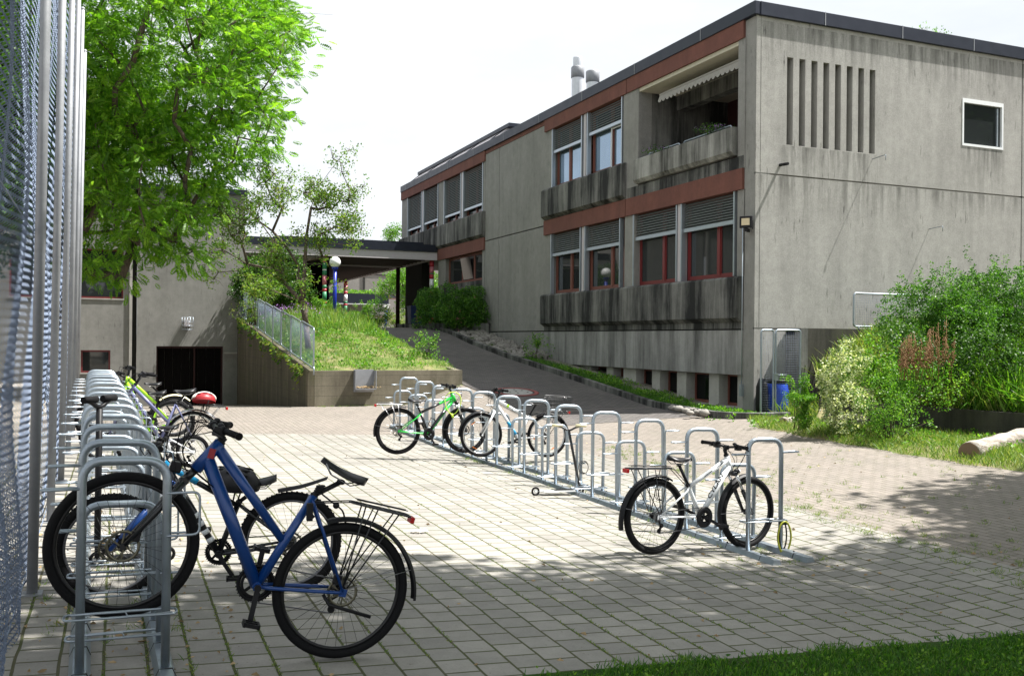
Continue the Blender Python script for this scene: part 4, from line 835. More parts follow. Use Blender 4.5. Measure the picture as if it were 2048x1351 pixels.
# ================================================================ BICYCLE RACKS
def rack(label, x0, y0, dirx, n, sp, W, first_low, tallH, lowH, rails, lowoff):
    base = Vector((x0, y0, G(x0, y0))); rk = thing('bike_rack', label, 'bicycle rack', tuple(base), 'bicycle racks on the paving')
    Y_end = y0+sp*n
    def P(y, dx, z): x = x0+dirx*(y-y0)+dx; return Vector((x, y, G(x, y)+z))-base
    for sgn, dx in ((0, .0), (1, W)):
        ya, yb = rails; m = int((yb-ya)/.25); mb = MB(); pr = [(-.05, 0), (-.03, .045), (.03, .045), (.05, 0)]
        vs = []
        for i in range(m+1):
            y = ya+(yb-ya)*i/m
            for a, h in pr: vs.append(P(y, dx+a, h+.004))
        mb.m = 0
        mb.add(vs, [(i*4+j, i*4+j+1, i*4+j+5, i*4+j+4) for i in range(m) for j in range(3)]+[(0, 1, 2, 3)]); mb.m = 1
        for i in range(int((yb-ya)/(sp/2))):
            y = ya+.18+i*sp/2; q = P(y, dx, .045); mb.extr([(q.x-.052, q.y, q.z-.04), (q.x-.032, q.y, q.z+.006), (q.x+.032, q.y, q.z+.006), (q.x+.052, q.y, q.z-.04)], (0, .006, 0)); mb.sph((q.x+.01, q.y+.05, q.z+.006), .010, seg=6, rings=4)
        mb.build('base_rail', ['galvanised', 'joint'], rk)
    for k in range(n):
        for tall in (True, False):
            y = y0+sp*k+(0 if tall else lowoff)
            if y > rails[1]: continue
            H_ = tallH if tall else lowH; tz = .31 if tall else .085; R_ = .0215 if tall else .0195
            mb = MB(); L_, R2 = P(y, 0, .04), P(y, W, .04); T1, T2 = P(y, 0, H_), P(y, W, H_); T1.x = L_.x+rng.normal()*.004; T2.x = R2.x+rng.normal()*.004; T1.z += rng.normal()*.004; T2.z = T1.z-.012; T1.y += rng.normal()*.008; T2.y += rng.normal()*.008
            mb.tube(fillet([L_, T1, T2, R2], .11, 6), R_, 12); hp = mb.build('hoop', 'galvanised', rk)
            for q in (L_, R2): pass
            mb = MB(); q = P(y, 0, tz); d = -.045
            # wheel tray: closed rod loop round the hoop
            yy = .05; mb.tube(closed_fillet([q+Vector((-.07, -yy, 0)), q+Vector((W+.05, -yy, -.012)), q+Vector((W+.05, yy, -.012)), q+Vector((-.07, yy, 0))], .03, 3), .0065, 6, closed=True)
            q2 = P(y, 0, tz+.025); mb.tube([q2+Vector((-.04, -yy, 0)), q2+Vector((W*.52, -yy, -.005)), q2+Vector((W*.55, -yy, -.03)), q2+Vector((W+.03, -yy, -.03))], .006, 6)
            mb.build('wheel_tray', 'galvanised', hp)
            mb = MB(); q = P(y, 0, H_-.13)
            mb.tube(fillet([q+Vector((-.005, -.015, .0)), q+Vector((-.17, -.02, 0)), q+Vector((-.17, .035, 0)), q+Vector((-.005, .02, 0))], .025, 4), .0068, 6)
            mb.build('locking_loop', 'galvanised', hp); mb = MB(); q = P(y, W, H_-.15)
            if dirx < -.02: mb.tube(fillet([q+Vector((.0, -.02, 0)), q+Vector((.155, -.02, 0)), q+Vector((.155, -.02, -.21)), q+Vector((.0, -.02, -.21))], .035, 4), .0068, 6)
            else:
                q.z += .03; mb.tube(fillet([q+Vector((.0, -.03, 0)), q+Vector((.19, -.03, 0)), q+Vector((.19, .03, 0)), q+Vector((.035, .03, 0)), q+Vector((.035, .03, -(H_-.12-tz)))], .03, 4), .0068, 6)
            mb.build('locking_loop', 'galvanised', hp)
    return rk
rack('left bicycle rack beside the chain-link fence, crowded with parked bicycles', -.155, 4.95, -.0236, 14, .83, .385, False, 1.052, .77, (3.9, 16.3), .42)
rack('right bicycle rack in the open plaza, mostly empty', 5.27, 7.05, -.017, 12, .98, .36, False, 1.045, .76, (6.65, 18.4), .40)
# ================================================================ BICYCLES
def loft_saddle(mb, c, ang, ln=.27, w=.15, flip=1):
    """c: centre; ang: pitch of nose; nose towards +x"""
    n = 12; seg = 10; vs = []
    for i in range(n+1):
        u = i/n; x = -ln/2+ln*u
        wd = w/2*(math.sin(min(1, u*3.2)*math.pi/2)**.6)*(1-.80*ss(.28, .75, u))+.004; th = .026*(1-.45*u)
        zc = .018*(1-u)**2-.010*math.sin(u*math.pi)
        for k in range(seg):
            a = 2*math.pi*k/seg; yy = wd*math.cos(a); zz = th*math.sin(a)*(1 if math.sin(a) > 0 else .75)-.02*(abs(math.cos(a))**2)
            X, Z = x, zc+zz; vs.append((c[0]+X*math.cos(ang)-Z*math.sin(ang), yy, c[1]+X*math.sin(ang)+Z*math.cos(ang)))
    mb.add(vs, [(i*seg+k, i*seg+(k+1) % seg, (i+1)*seg+(k+1) % seg, (i+1)*seg+k) for i in range(n) for k in range(seg)]+[tuple(range(seg))[::-1], tuple(n*seg+k for k in range(seg))], True)
def bicycle(label, ra, fa, r, pk={}, colour='blue_paint', fork='black_paint', tyre_w=.026, fender=None, ffender=None, carrier=None, lean=0., disc=True, kick=False, spokes=28, rim='rim_black', saddle_col='seat_vinyl', bars=.30, sweep=.0, basket=None, dtr=.024, ttr=.019, str_=.017, knob=False, extras=None, chainguard=False, ring_r=.09, crank_ang=-65, fender_mat='black_plastic', step=False, steer=0., susp=False, stay='', spoke_mat='spoke_steel', riser=.02, bell=False, reflect=False, sidewall=None, group='bicycles parked in the racks', light=False):
    ra, fa = Vector(ra), Vector(fa); ex = (fa-ra).normalized(); ey = Vector((0, 0, 1)).cross(ex).normalized()
    if lean: ey = (Matrix.Rotation(lean, 3, ex) @ ey)
    ez = ex.cross(ey); L = (fa-ra).length; org = ra-ez*r
    M = Matrix(((ex.x, ey.x, ez.x, org.x), (ex.y, ey.y, ez.y, org.y), (ex.z, ey.z, ez.z, org.z), (0, 0, 0, 1)))
    root = thing('bicycle', label, 'bicycle', mw=M, group=group)
    def pick(p, yo=0.):
        if abs(p[0]) < 5: return Vector((p[0], yo, p[1]+r))
        d = Vector(ray(*p)); c = Vector(C0); o = ra+ey*yo; t_ = (o-c).dot(ey)/d.dot(ey); q = c+d*t_-org; return Vector((q.dot(ex), yo, q.dot(ez)))
    s_ = L/1.05
    D = dict(bb=(.42*s_, -.03), st=(.27*s_, .36), ht=(.86*s_, .47), hb=(.90*s_, .34), crown=(.915*s_, .29), bar=(.87*s_, .60), sd=(.20*s_, .57), sdang=0., tt=(.865*s_, .44), tts=(.275*s_, .34), dt=(.89*s_, .36))
    K = {}
    for k, v in D.items():
        if k == 'sdang': K[k] = pk.get(k, v)
        else: K[k] = pick(pk.get(k, v))
    A = Vector((0, 0, r)); B = Vector((L, 0, r)); Y = Vector((0, 1, 0))
    # wheels
    for nm, c in (('rear', A), ('front', B)):
        mb = MB(); mb.m = 0
        rr = r-tyre_w*1.75
        mb.band(c, [(rr, -.011), (rr, .011), (rr-.018, .008), (rr-.020, 0), (rr-.018, -.008)], 48)
        mb.m = 1
        for i in range(spokes):
            a = 2*math.pi*i/spokes; sg = 1 if i % 2 else -1; a2 = a+(.42 if (i//2) % 2 else -.42)
            mb.tube([c+Vector((math.cos(a)*(rr-.017), 0, math.sin(a)*(rr-.017))), c+Vector((math.cos(a2)*.022, sg*.026, math.sin(a2)*.022))], .0012, 3)
        wo = mb.build('wheel', [rim, spoke_mat], root)
        mb = MB(); mb.ring(c, Y, r-tyre_w, tyre_w, 64, 10)
        if knob:
            for i in range(64):
                a = 2*math.pi*i/64
                for sg in (-1, 0, 1): 
                    b_ = a+(.04 if sg else 0); q = c+Vector((math.cos(b_)*(r-tyre_w+tyre_w*.98*math.cos(sg*.7)), sg*tyre_w*.62, math.sin(b_)*(r-tyre_w+tyre_w*.98*math.cos(sg*.7)))); mb.beam(q-Vector((math.sin(b_), 0, -math.cos(b_)))*.006, q+Vector((math.sin(b_), 0, -math.cos(b_)))*.006, .012, .008, (math.cos(b_), 0, math.sin(b_)))
        mb.build('tyre', 'rubber', wo)
        if sidewall:
            mb = MB()
            for sg in (-1, 1): mb.ring(c+Vector((0, sg*tyre_w*.80, 0)), Y, r-tyre_w*1.35, .0022, 64, 4)
            mb.build('reflective_stripe', sidewall, wo)
        mb = MB(); mb.cyl(c-Y*.05, c+Y*.05, .016, 12)
        for sg in (-1, 1): mb.cyl(c+Y*(sg*.024), c+Y*(sg*.028), .027, 14); mb.cyl(c+Y*(sg*.05), c+Y*(sg*.062), .009, 8)
        mb.build('hub', 'black_plastic', wo)
        if disc:
            mb = MB(); yc = c+Y*.038
            mb.band(yc, [(.080, -.001), (.080, .001), (.066, .001), (.066, -.001)], 32)
            for i in range(6): a = i*math.pi/3; mb.beam(yc+Vector((math.cos(a)*.015, 0, math.sin(a)*.015)), yc+Vector((math.cos(a+.35)*.068, 0, math.sin(a+.35)*.068)), .002, .008, (0, 0, 1) if abs(math.sin(a)) < .9 else (1, 0, 0))
            for i in range(20): a = i*math.pi/10; mb.sph(tuple(yc+Vector((math.cos(a)*.082, 0, math.sin(a)*.082))), .004, seg=5, rings=3)
            mb.build('brake_disc', 'rotor', wo)
            mb = MB(); a = (2.6 if nm == 'rear' else 2.2); q = yc+Vector((math.cos(a if nm == 'front' else .9)*.075, 0, math.sin(a if nm == 'front' else .9)*.075)); mb.box(q.x-.022, q.x+.022, .028, .055, q.z-.025, q.z+.025); mb.build('brake_caliper', 'black_plastic', root, bevel=.004)
        if reflect:
            mb = MB(); a = .9 if nm == 'front' else -.1
            for aa in (a, a-2.0): q = c+Vector((math.cos(aa), 0, math.sin(aa)))*r*.66; tdir = Vector((-math.sin(aa), 0, math.cos(aa))); mb.beam(q-tdir*.035, q+tdir*.035, .02, .012, (math.cos(aa), 0, math.sin(aa)))
            mb.build('spoke_reflector', 'orange_reflector', wo)
    # frame
    mb = MB(); bb, st, ht, hb = K['bb'], K['st'], K['ht'], K['hb']
    def T(a, b, r0, r1=None, seg=12): mb.tube([a, b], r0, seg, r2=r1)
    T(hb, ht, dtr*1.0, dtr*.92); T(K['dt'], bb, dtr*1.05, dtr*.95); T(bb, st, str_*1.15, str_); T(K['tt'], K['tts'], ttr*1.15, ttr*.85)
    mb.sph(tuple(K['dt']), dtr*1.04); mb.sph(tuple(K['tt']), ttr*1.15); mb.cyl(bb-Y*.04, bb+Y*.04, .024, 14)
    for sg in (-1, 1):
        q = A+Y*(sg*.062); w1 = Vector((.10, sg*.045, 0)); m1 = bb*.28+A*.72; m1.y = sg*.058
        b2 = bb*.86+A*.14; b2.y = sg*.042; mb.tube([bb+Y*(sg*.02), b2, m1, q], .0115, 8, r2=.009)
        s1 = K.get('ss') or st*.96+bb*.04; s2 = s1*.86+A*.14; s2.y = sg*.045; mb.tube([s1+Y*(sg*.012), s2, q], .0095, 8, r2=.008)
        mb.box(-.018, .02, sg*.062-.004, sg*.062+.004, r-.02, r+.02)
    fr = mb.build('frame', colour, root)
    # fork
    mb = MB(); cr_ = K['crown']; mb.sph(tuple(cr_), .026, (1.1, 1.9, .8)); mb.tube([hb, cr_], .021, 10)
    for sg in (-1, 1):
        up = cr_+Y*(sg*.055); dn = B+Y*(sg*.055)
        if susp:
            mid = up.lerp(dn, .42); mb.tube([mid, dn], .021, 10, r2=.015)
        else: mb.tube([up, up.lerp(dn, .5)+Vector((-.004, 0, 0)), dn], [.018, .015, .010], 10)
        mb.cyl(dn-Y*.012, dn+Y*.012, .014, 8)
    mb.tube([cr_+Y*.055, cr_-Y*.055], .02, 10); fk = mb.build('fork', fork, root)
    if susp:
        mb = MB()
        for sg in (-1, 1): up = cr_+Y*(sg*.055); dn = B+Y*(sg*.055); mb.tube([up+Vector((0, 0, -.01)), up.lerp(dn, .45)], .0145, 10)
        mb.build('stanchion', 'chrome', fk, halves=True)
    # headset, stem, handlebar
    bar = K['bar']; mb = MB(); dirh = (ht-hb).normalized(); stt = ht+dirh*max(.02, (bar-ht).dot(dirh)-.01)
    mb.tube([ht-dirh*.004, ht+dirh*.012], .024, 12); mb.tube([ht, stt], .0165, 12); mb.tube([stt-dirh*.012, bar], .017, 10)
    mb.cyl(bar-Y*.022, bar+Y*.022, .022, 12)
    pts = [bar+Vector((0, 0, 0)), bar+Y*.08+Vector((.0, 0, riser*.5)), bar+Y*.16+Vector((-.01-sweep*.2, 0, riser)), bar+Y*bars+Vector((-.03-sweep, 0, riser))]
    mir = [Vector((p.x, -p.y, p.z)) for p in pts]
    mb.tube(mir[::-1]+pts[1:], .0115, 10); hbm = mb.build('handlebar', 'black_plastic', root)
    mb = MB()
    for P_ in (pts, mir):
        d = (P_[3]-P_[2]).normalized(); g0 = P_[3]-d*.115
        mb.tube([g0, P_[3]+d*.004], .0168, 12); mb.tube([P_[3], P_[3]+d*.012], .019, 12); mb.tube([g0-d*.004, g0], .020, 12)
    mb.build('grip', 'rubber', hbm, halves=True); mb = MB()
    for P_ in (pts, mir):
        d = (P_[3]-P_[2]).normalized(); c_ = P_[3]-d*.145; mb.tube([c_-d*.018, c_+d*.012], .021, 10); mb.box(c_.x-.005, c_.x+.045, c_.y-.022, c_.y+.022, c_.z-.035, c_.z+.012)
        mb.tube([c_+Vector((.035, 0, -.012)), c_+Vector((.065, 0, -.02))+d*.04, c_+Vector((.055, 0, -.03))+d*.125], .0055, 6)
        mb.sph(tuple(c_-d*.03+Vector((0, 0, .018))), .018, (1, 1.3, .8), 8, 6)
    mb.build('brake_lever', 'black_plastic', hbm, halves=True); mb = MB()
    for P_, sg in ((pts, 1), (mir, -1)):
        c_ = P_[2]*.6+P_[3]*.4
        mb.tube(fillet([c_+Vector((.03, 0, -.02)), c_+Vector((.13, -sg*.05, .01)), hb+Vector((.10, sg*.03, .06)), hb+Vector((-.01, sg*.025, -.02)), K['dt'].lerp(bb, .25)+Y*(sg*.022)], .12, 6), .003, 5)
    mb.tube(fillet([pts[2]+Vector((.03, 0, -.02)), hb+Vector((.16, .05, .12)), cr_+Vector((.03, .06, .0)), B+Vector((-.06, .06, .09))], .1, 6), .0024, 5)
    mb.build('brake_cable', 'rubber', hbm)
    # seat
    mb = MB(); sd = K['sd']; sp = Vector((sd.x, 0, sd.z-.055)); mb.tube([st-(sp-st).normalized()*.02, sp], .0138, 12); mb.cyl(st-(sp-st).normalized()*.012, st+(sp-st).normalized()*.014, .0205, 12); mb.sph(tuple(sp), .019, (1.3, 1.2, .8))
    mb.build('seatpost', 'black_plastic', root)
    mb = MB(); ang = K['sdang']; loft_saddle(mb, (sd.x, sd.z), ang)
    so_ = mb.build('saddle', saddle_col, root); mb = MB()
    for sg in (-1, 1):
        R_ = lambda x, z: Vector((sd.x+x*math.cos(ang)-z*math.sin(ang), sg*(.022+.02*(x < -.05)), sd.z+x*math.sin(ang)+z*math.cos(ang)))
        mb.tube([R_(-.10, -.012), R_(-.06, -.045), R_(.05, -.048), R_(.11, -.012)], .0038, 6)
    mb.build('saddle_rail', 'spoke_steel', so_)
    # drivetrain (right side = -y)
    cy = -.052; mb = MB(); c_ = bb+Vector((0, cy, 0))
    for R_, yo in ((ring_r, 0), (ring_r*.8, .008)):
        mb.band(c_+Vector((0, yo, 0)), [(R_, -.0015), (R_, .0015), (R_*.80, .0015), (R_*.80, -.0015)], 40)
    for i in range(34): a = 2*math.pi*i/34; mb.beam(c_+Vector((math.cos(a), 0, math.sin(a)))*(ring_r-.002), c_+Vector((math.cos(a), 0, math.sin(a)))*(ring_r+.005), .003, .006, (-math.sin(a), 0, math.cos(a)))
    if chainguard: mb.band(c_+Vector((0, -.006, 0)), [(ring_r*1.06, -.0015), (ring_r*1.06, .0015), (ring_r*.42, .0015), (ring_r*.42, -.0015)], 40)
    for i in range(5): a = 2*math.pi*i/5+.4; mb.beam(c_, c_+Vector((math.cos(a), 0, math.sin(a)))*ring_r*.86, .006, .016, (-math.sin(a), 0, math.cos(a)))
    ck = mb.build('crankset', 'black_plastic', root); mb = MB()
    for sg, aa in ((1, math.radians(crank_ang)), (-1, math.radians(crank_ang+180))):
        o = bb+Y*(sg*.062 if sg > 0 else -.072); e = o+Vector((math.cos(aa), 0, math.sin(aa)))*.165+Y*(sg*.012); mb.beam(o, e, .013, .026, (-math.sin(aa), 0, math.cos(aa))); mb.cyl(o-Y*.008, o+Y*.008, .018, 10); mb.cyl(e-Y*.008, e+Y*.008, .013, 10)
    mb.build('crank_arm', 'black_plastic', ck, halves=True); mb = MB()
    for sg, aa in ((1, math.radians(crank_ang)), (-1, math.radians(crank_ang+180))):
        e = bb+Y*(sg*.075)+Vector((math.cos(aa), 0, math.sin(aa)))*.165; mb.cyl(e, e+Y*(sg*.10), .007, 8)
        for x in (-.036, .036): mb.box(e.x+x-.006, e.x+x+.006, e.y+sg*.02, e.y+sg*.095, e.z-.012, e.z+.012)
        for y_ in (.02, .055, .09): mb.box(e.x-.036, e.x+.036, e.y+sg*y_-.005, e.y+sg*y_+.005, e.z-.010, e.z+.010)
    mb.build('pedal', 'black_plastic', ck, halves=True)
    mb = MB(); rc = .042; q = A+Vector((0, -.040, 0))
    for k in range(6): mb.cyl(q+Y*(k*.004-.008), q+Y*(k*.004-.005), rc-k*.0045+.006, 20)
    mb.build('cassette', 'spoke_steel', root)
    mb = MB(); J = Vector((.01, cy, r-.12)); J2 = Vector((.035, cy, r-.075))
    mb.tube([A+Vector((.0, -.066, -.01)), Vector((-.005, -.075, r-.05)), J2], .010, 6); mb.beam(J2, J, .008, .022, (1, 0, 0)); mb.cyl(J-Y*.004, J+Y*.004, .020, 12); mb.cyl(J2-Y*.004, J2+Y*.004, .020, 12); mb.build('rear_derailleur', 'black_plastic', root)
    mb = MB(); mb.beam(c_+Vector((0, 0, ring_r)), A+Vector((0, cy, rc)), .006, .007); mb.beam(c_+Vector((0, 0, -ring_r)), J+Vector((0, 0, -.02)), .006, .007); mb.build('chain', 'rim_grey', root)
    # mudguards
    def guard(c, a0, a1, nm, gap=.022, w=.030, wave=0.):
        n = 26; vs = []
        for i in range(n+1):
            a = math.radians(a0+(a1-a0)*i/n); R_ = r+gap+(wave*((i/n)**3) if wave else 0)
            for y_, h in ((-w, -.012), (-w*.6, .004), (0, .009), (w*.6, .004), (w, -.012)): vs.append(c+Vector((math.cos(a)*(R_+h), y_, math.sin(a)*(R_+h))))
        mb = MB(); mb.add(vs, [(i*5+j, i*5+j+1, i*5+j+6, i*5+j+5) for i in range(n) for j in range(4)], True)
        vs2 = [p-(p-c).normalized()*.003 for p in vs]; mb.add(vs2, [(i*5+j+5, i*5+j+6, i*5+j+1, i*5+j) for i in range(n) for j in range(4)], True)
        g_ = mb.build(nm, fender_mat, root); mb = MB(); am = math.radians(a0+(a1-a0)*(.78 if a1 > a0 else .3))
        for sg in (-1, 1): mb.tube([c+Y*(sg*.06)+Vector((0, 0, .015)), c+Vector((math.cos(am)*(r+gap), sg*w, math.sin(am)*(r+gap)))], .0022, 5)
        mb.build('mudguard_stay', 'spoke_steel', g_)
    if fender: guard(A, fender[0], fender[1], 'rear_mudguard', wave=(fender[2] if len(fender) > 2 else 0))
    if ffender: guard(B, ffender[0], ffender[1], 'front_mudguard')
    if carrier:
        h = r+.07+carrier.get('up', 0); x0, x1 = carrier.get('x', (-.30, .10)); wd = .055; z1 = carrier.get('tilt', 0.); mb = MB()
        Z = lambda x: r+h-r+z1*(x1-x)/(x1-x0)+r*0
        hz = r+carrier.get('h', .40); Z = lambda x: hz+z1*(x-x1)/(x1-x0)
        mb.tube(closed_fillet([(x0, -wd, Z(x0)), (x1, -wd*.7, Z(x1)), (x1, wd*.7, Z(x1)), (x0, wd, Z(x0))], .03, 3), .0055, 6, closed=True)
        for u in (.2, .45, .7): x = x0+(x1-x0)*u; mb.tube([(x, -wd, Z(x)), (x, wd, Z(x))], .004, 5)
        mb.tube([(x0, 0, Z(x0)), (x1, 0, Z(x1))], .004, 5); mb.tube([(x0+.02, .02, Z(x0)+.025), (x1-.03, .025, Z(x1)+.02)], .003, 5); mb.tube([(x0+.02, -.02, Z(x0)+.025), (x1-.03, -.025, Z(x1)+.02)], .003, 5)
        for sg in (-1, 1):
            for xa in (x0+.07, (x0+x1)*.5+.02, x1-.08): mb.tube([(xa, sg*wd*.9, Z(xa)), (.012 if xa > x0+.1 else -.01, sg*.072, r+.03)], .0042, 6)
            mb.tube([(x1, sg*.03, Z(x1)), tuple(st.lerp(bb, .08)+Y*(sg*.02))], .0038, 5)
        ca = mb.build('luggage_carrier', 'black_paint' if not carrier.get('steel') else 'spoke_steel', root)
        mb = MB(); mb.box(x0-.03, x0-.005, -.035, .035, Z(x0)-.035, Z(x0)); mb.build('rear_light', 'red_reflector', ca, bevel=.004)
    if light:
        mb = MB(); q = cr_+Vector((.05, 0, .02)); mb.tube([cr_, q], .006, 6); mb.sph(tuple(q), .028, (1.1, .8, .9)); fl_ = mb.build('front_light', 'black_plastic', root); mb = MB(); mb.cyl(q+Vector((.026, 0, 0)), q+Vector((.033, 0, 0)), .02, 12); mb.build('lens', 'globe', fl_)
    if kick:
        mb = MB(); mb.tube([Vector((.10, .055, r-.03)), Vector((.06, .08, r-.07)), Vector((-.17, .10, r-.085))], .010, 8); mb.build('kickstand', 'black_plastic', root)
    if basket:
        mb = MB(); x0, x1, zb, zt = basket; 
        for u in (0, .33, .66, 1): z = zb+(zt-zb)*u; e = .03*u; mb.tube(closed_fillet([(x0-e, -.13-e, z), (x1+e, -.13-e, z), (x1+e, .13+e, z), (x0-e, .13+e, z)], .04, 3), .004 if 0 < u < 1 else .006, 5, closed=True)
        for i in range(13):
            u = i/12
            for sg in (-1, 1): mb.tube([(x0+(x1-x0)*u, sg*.13, zb), (x0-.03+(x1-x0+.06)*u, sg*.16, zt)], .0024, 4); 
            mb.tube([(x0, -.13+.26*u, zb), (x0-.03, -.16+.32*u, zt)], .0024, 4); mb.tube([(x1, -.13+.26*u, zb), (x1+.03, -.16+.32*u, zt)], .0024, 4); mb.tube([(x0+(x1-x0)*u, -.13, zb), (x0+(x1-x0)*u, .13, zb)], .0024, 4)
        mb.build('wire_basket', 'black_paint', root)
    if extras: extras(root, K, A, B, r, pick, ex, ey, ez, fr)
    return root, M, K
def decal(parent, a, b, rad, mat, name="decal"):
    """coloured wrap on part of a tube from a to b"""
    mb = MB(); mb.tube([a, b], rad, 12); return mb.build(name, mat, parent)
def text_on(parent, txt, a, b, up, nrm_, size, mat, name='lettering'):
    cu = bpy.data.curves.new(name, 'FONT'); cu.body = txt; cu.size = size; cu.extrude = .0006; cu.offset = .0012; cu.align_x = 'CENTER'; cu.align_y = 'CENTER'
    tmp = bpy.data.objects.new('tmp', cu); COL.objects.link(tmp); dg = bpy.context.evaluated_depsgraph_get(); dg.update(); me = bpy.data.meshes.new_from_object(tmp.evaluated_get(dg)); bpy.data.objects.remove(tmp)
    me.materials.clear(); me.materials.append(MATS[mat]); ex = (b-a).normalized(); n = Vector(nrm_).normalized(); uy = n.cross(ex); c = (a+b)/2+n*.0
    o = bpy.data.objects.new(name, me); COL.objects.link(o); o.parent = parent
    xs = [v.co.x for v in me.vertices]; k = (b-a).length/(max(xs)-min(xs))
    for v in me.vertices: v.co = Vector((v.co.x*k, v.co.y, v.co.z))
    o.matrix_local = Matrix(((ex.x, uy.x, n.x, c.x), (ex.y, uy.y, n.y, c.y), (ex.z, uy.z, n.z, c.z), (0, 0, 0, 1))); return o
# --- 1 blue trekking bike, nearest
def c3(x, y): return (380+x/2.55, 800+y/2.55)
def ex_blue(root, K, A, B, r, pick, ex, ey, ez, fr):
    mb = MB(); q = K['crown']; mb.box(q.x+.03, q.x+.085, -.03, .03, q.z+.03, q.z+.085); fl_ = mb.build('front_light', 'black_plastic', root, bevel=.008); mb = MB(); mb.cyl((q.x+.086, 0, q.z+.055), (q.x+.09, 0, q.z+.055), .022, 12); mb.build('lens', 'globe', fl_)
    mb = MB(); bq = K['bar']
    for (dx, dz, dy, e) in ((.16, .02, .10, .3), (.20, -.04, -.06, .15), (.13, .05, -.12, .45)): mb.tube(fillet([bq+Vector((.03, dy*1.6, 0)), bq+Vector((dx, dy, dz)), bq+Vector((dx*.9, dy*.3, dz-.20)), K['hb'].lerp(K['crown'], e)+Vector((.02, .03, .0))], .10, 8), .003, 6)
    mb.build('cable', 'rubber', root)
    mb = MB(); a = K['ht'].lerp(K['hb'], .38); mb.box(a.x-.018, a.x+.014, .030, .036, a.z-.026, a.z+.024); mb.build('head_badge', 'helmet_red', fr)
    mb = MB()
    p = K['st'].lerp(K['sd'], .12)
    for i in range(4): mb.ring(p+Vector((-.002*i, 0, .012*i)), Vector((.3, 0, 1)), .021, .005, 20, 6)
    mb.tube(fillet([p+Vector((-.02, .02, .0)), p+Vector((-.10, .03, -.035)), p+Vector((-.16, .0, -.06)), p+Vector((-.19, .0, -.12))], .03), .005, 6); mb.sph(tuple(p+Vector((-.11, .025, -.04))), .018); mb.build('cable_lock', 'black_plastic', root)
    mb = MB(); m = K['st'].lerp(A, .17)+Vector((.055, .05, -.01)); mb.beam(m+Vector((.012, 0, .05)), m-Vector((.012, 0, .04)), .03, .032); mb.tube([m, m+Vector((-.03, 0, -.02))], .01, 8); mb.build('frame_lock', 'black_plastic', root, bevel=.008)
bicycle('large blue trekking bicycle, nearest the camera in the left rack', atD(682, 1179, 5.06), atD(246, 1088.5, 4.68), .362,
    dict(bb=(513, 1170), st=(628, 990), ht=(441, 884), hb=(391, 938), crown=(368, 960), bar=(428, 850), tt=(438, 898), tts=(564, 1078), dt=(415, 918), sd=(688, 943), sdang=.30), sidewall='hay',
    colour='blue_paint', fork='black_paint', tyre_w=.0245, fender=(62, 176, .03), carrier=dict(x=(-.25, .09), h=.465, tilt=.0), disc=True, kick=True, spokes=32, bars=.31, sweep=.07, dtr=.033, ttr=.025, str_=.022, extras=ex_blue, ring_r=.098, crank_ang=-93, spoke_mat='rim_black', riser=.0)
# --- 2 black and blue mountain bike behind it
def ex_mtb(root, K, A, B, r, pick, ex, ey, ez, fr):
    a = K['dt'].lerp(K['bb'], .55)+Y_(.0); b = K['dt'].lerp(K['bb'], .9)
    for u in (.5, .6, .7, .8): decal(fr, K['dt'].lerp(K['bb'], u), K['dt'].lerp(K['bb'], u+.05), .0255, 'white_paint', 'white_stripe')
    decal(fr, K['tt'], K['tt'].lerp(K['tts'], .45), .0225, 'cyan_paint', 'blue_sleeve')
    mb = MB(); q = K['bar']; mb.cyl(q+Vector((.03, .0, .0)), q+Vector((.03, 0, .07)), .02, 12); mb.build('bell', 'chrome', root)
def Y_(v): return Vector((0, v, 0))
bicycle('black mountain bicycle with blue fork and knobbly tyres, behind the nearest blue bicycle', atD(580, 1084, 6.38), atD(224, 1093, 6.05), .343,
    dict(bb=(437, 1106), st=(478, 1003), ht=(322, 920), hb=(336, 948), crown=(344, 965), bar=(316, 893), tt=(328, 925), tts=(474, 1010), dt=(340, 945), sd=(512, 962), sdang=-.05), colour='black_paint', fork='blue_paint', susp=True, tyre_w=.029, knob=True, disc=True, bars=.31, ring_r=.085, crank_ang=-125, extras=ex_mtb, spokes=28, rim='rim_grey', fender=(75, 118, .13))
# --- 3 slate city bike
bicycle('slate-blue city bicycle with silver mudguards in the left rack', atD(386, 876, 12.0), atD(218, 868, 11.6), .345,
    dict(bb=(321, 880), st=(353, 806), ht=(271, 768), hb=(259, 785), crown=(254, 793), bar=(279, 750), tt=(269, 776), tts=(334, 842), dt=(262, 783), sd=(370, 781), sdang=-.05), colour='slate_paint', fork='slate_paint', tyre_w=.021, disc=False, bars=.28, sweep=.14, fender=(40, 190), ffender=(20, 140), fender_mat='chrome', carrier=dict(x=(-.36, .0), h=.42), spokes=28, rim='chrome', dtr=.021, ttr=.02, str_=.018)
bicycle('lime-green bicycle leaning in the left rack beyond the slate-blue one', atD(343, 845, 14.0), atD(200, 838, 13.5), .335,
    dict(bb=(300, 862), st=(315, 812), ht=(256, 752), hb=(252, 768), crown=(250, 776), bar=(258, 737), tt=(256, 756), tts=(312, 806), dt=(254, 764), sd=(314, 785), sdang=-.12), colour='lime_paint', fork='lime_paint', tyre_w=.028, knob=True, disc=False, bars=.28, spokes=20, rim='rim_grey', dtr=.026, ttr=.024)
bicycle('black bicycle with a cream mudguard, farthest in the left rack', atD(348, 832, 15.6), atD(215, 826, 15.1), .335,
    dict(sd=(306, 767), bar=(238, 748)), colour='black_paint', fork='black_paint', tyre_w=.027, knob=True, disc=False, fender=(45, 130), fender_mat='cream_plastic', spokes=20, rim='rim_grey')
